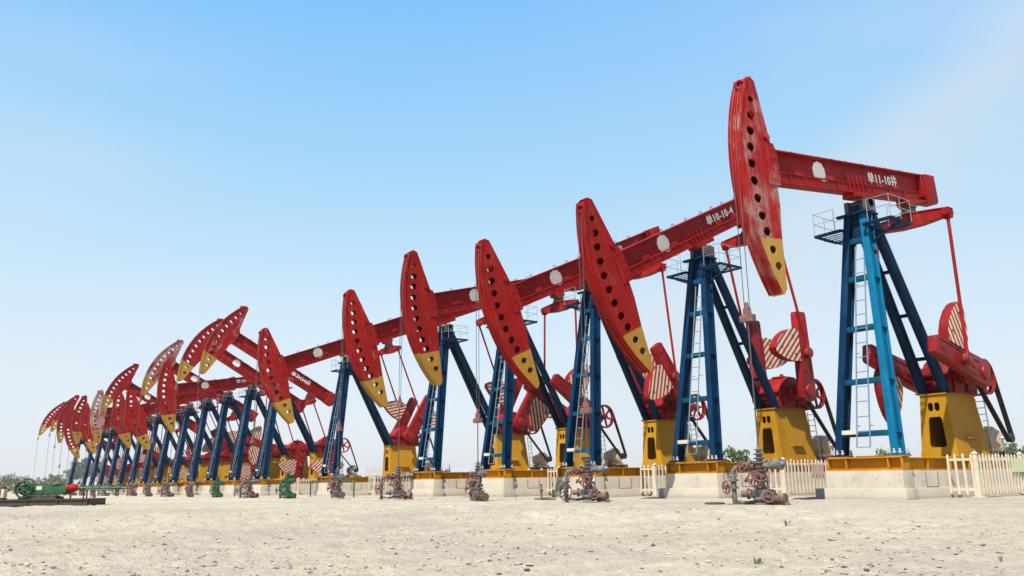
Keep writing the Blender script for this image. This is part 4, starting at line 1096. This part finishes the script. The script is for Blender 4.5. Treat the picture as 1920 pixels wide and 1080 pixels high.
# ------------------------------------------------------------------ camera
cam = bpy.data.cameras.new('camera'); cam.sensor_width = 36; cam.lens = 36 * 1510.826 / 1920; cam.clip_end = 9000; cam.clip_start = .05
co = bpy.data.objects.new('camera', cam); COL.objects.link(co); sc.camera = co
fw, rt, up = CB
m = Matrix(((rt.x, up.x, -fw.x, CAM.x * U), (rt.y, up.y, -fw.y, CAM.y * U), (rt.z, up.z, -fw.z, CAM.z * U), (0, 0, 0, 1)))
co.matrix_world = m

# ------------------------------------------------------------------ light and sky
SUN_EL = R(57); sd = Vector((-.90, -.44, 0)).normalized() * math.cos(SUN_EL) + Vector((0, 0, math.sin(SUN_EL)))
sl = bpy.data.lights.new('sun', 'SUN'); sl.energy = 4.9; sl.angle = R(.6); sl.color = (1, .95, .87)
so = bpy.data.objects.new('sun', sl); COL.objects.link(so); so.rotation_euler = sd.to_track_quat('Z', 'Y').to_euler()
w = bpy.data.worlds.new('World'); sc.world = w; w.use_nodes = True; nt = w.node_tree; nt.nodes.clear()
out = nn(nt, 'ShaderNodeOutputWorld'); bg = nn(nt, 'ShaderNodeBackground'); nt.links.new(bg.outputs[0], out.inputs[0])
sky = nn(nt, 'ShaderNodeTexSky', sky_type='NISHITA'); sky.sun_disc = False; sky.sun_elevation = SUN_EL; sky.sun_rotation = math.atan2(sd.x, sd.y)
sky.altitude = 0; sky.air_density = 1.0; sky.dust_density = 1.5; sky.ozone_density = 2.0
tc = nn(nt, 'ShaderNodeTexCoord'); sx = nn(nt, 'ShaderNodeSeparateXYZ'); nt.links.new(tc.outputs['Generated'], sx.inputs[0])
hz = nn(nt, 'ShaderNodeValToRGB'); nt.links.new(sx.outputs[2], hz.inputs[0])        # hazy air: white at the horizon, azure above
KS = 4.0
el = hz.color_ramp.elements
for p_, c_ in ((0, (3.15, 3.22, 3.32)), (.08, (3.0, 3.25, 3.45)), (.20, (2.5, 3.15, 3.6)), (.36, (1.5, 2.7, 3.65)), (.56, (.78, 2.1, 3.85)), (.68, (.28, .8, 2.0)), (1, (.12, .35, .9))):
    e = el[0] if p_ == 0 else (el[len(el) - 1] if p_ == 1 else el.new(p_))
    e.color = (c_[0] / KS, c_[1] / KS, c_[2] / KS, 1)
sc_ = nn(nt, 'ShaderNodeVectorMath', operation='SCALE'); sc_.inputs['Scale'].default_value = KS; nt.links.new(hz.outputs[0], sc_.inputs[0])
skc = mixc(nt, .9, sky.outputs[0], sc_.outputs[0])
mp = nn(nt, 'ShaderNodeMapping'); mp.inputs['Scale'].default_value = (1.0, 1.6, 4.2); mp.inputs['Rotation'].default_value = (.30, -.22, .5); mp.inputs['Location'].default_value = (.4, .2, .1)
nt.links.new(tc.outputs['Generated'], mp.inputs[0])
cn = noi(nt, mp.outputs[0], 1.1, 4, .45)
cl = nn(nt, 'ShaderNodeMapRange', interpolation_type='SMOOTHSTEP'); nt.links.new(cn, cl.inputs[0])
cl.inputs[1].default_value = .48; cl.inputs[2].default_value = .80; cl.inputs[3].default_value = 0; cl.inputs[4].default_value = .32
def dotdir(n):
    q = nn(nt, 'ShaderNodeVectorMath', operation='DOT_PRODUCT'); nt.links.new(tc.outputs['Generated'], q.inputs[0]); q.inputs[1].default_value = n
    return q.outputs['Value']
def mul(a, b):
    q = nn(nt, 'ShaderNodeMath', operation='MULTIPLY')
    for i_, v_ in enumerate((a, b)):
        if isinstance(v_, float): q.inputs[i_].default_value = v_
        else: nt.links.new(v_, q.inputs[i_])
    return q.outputs[0]
below = dotdir((.5254, -.3303, -.7842))            # thin cirrus sheet: its upper edge is a slanting great circle
az = dotdir((.9, -.436, 0))
wedge = mul(mul(ramp(nt, below, -.045, .03), ramp(nt, below, .17, .02)), mul(ramp(nt, az, .02, .42), .5))
skc = mixc(nt, mul(ramp(nt, az, -.05, .7), .18), skc, (2.5, 2.85, 3.3))
skc = mixc(nt, wedge, skc, (2.75, 3.0, 3.25))
nt.links.new(mixc(nt, cl.outputs[0], skc, (2.9, 3.15, 3.5)), bg.inputs[0]); bg.inputs[1].default_value = .15
sc.view_settings.view_transform = 'Standard'; sc.view_settings.look = 'None'; sc.view_settings.exposure = .8; sc.view_settings.gamma = 1
sc.cycles.max_bounces = 6; sc.cycles.use_denoising = True
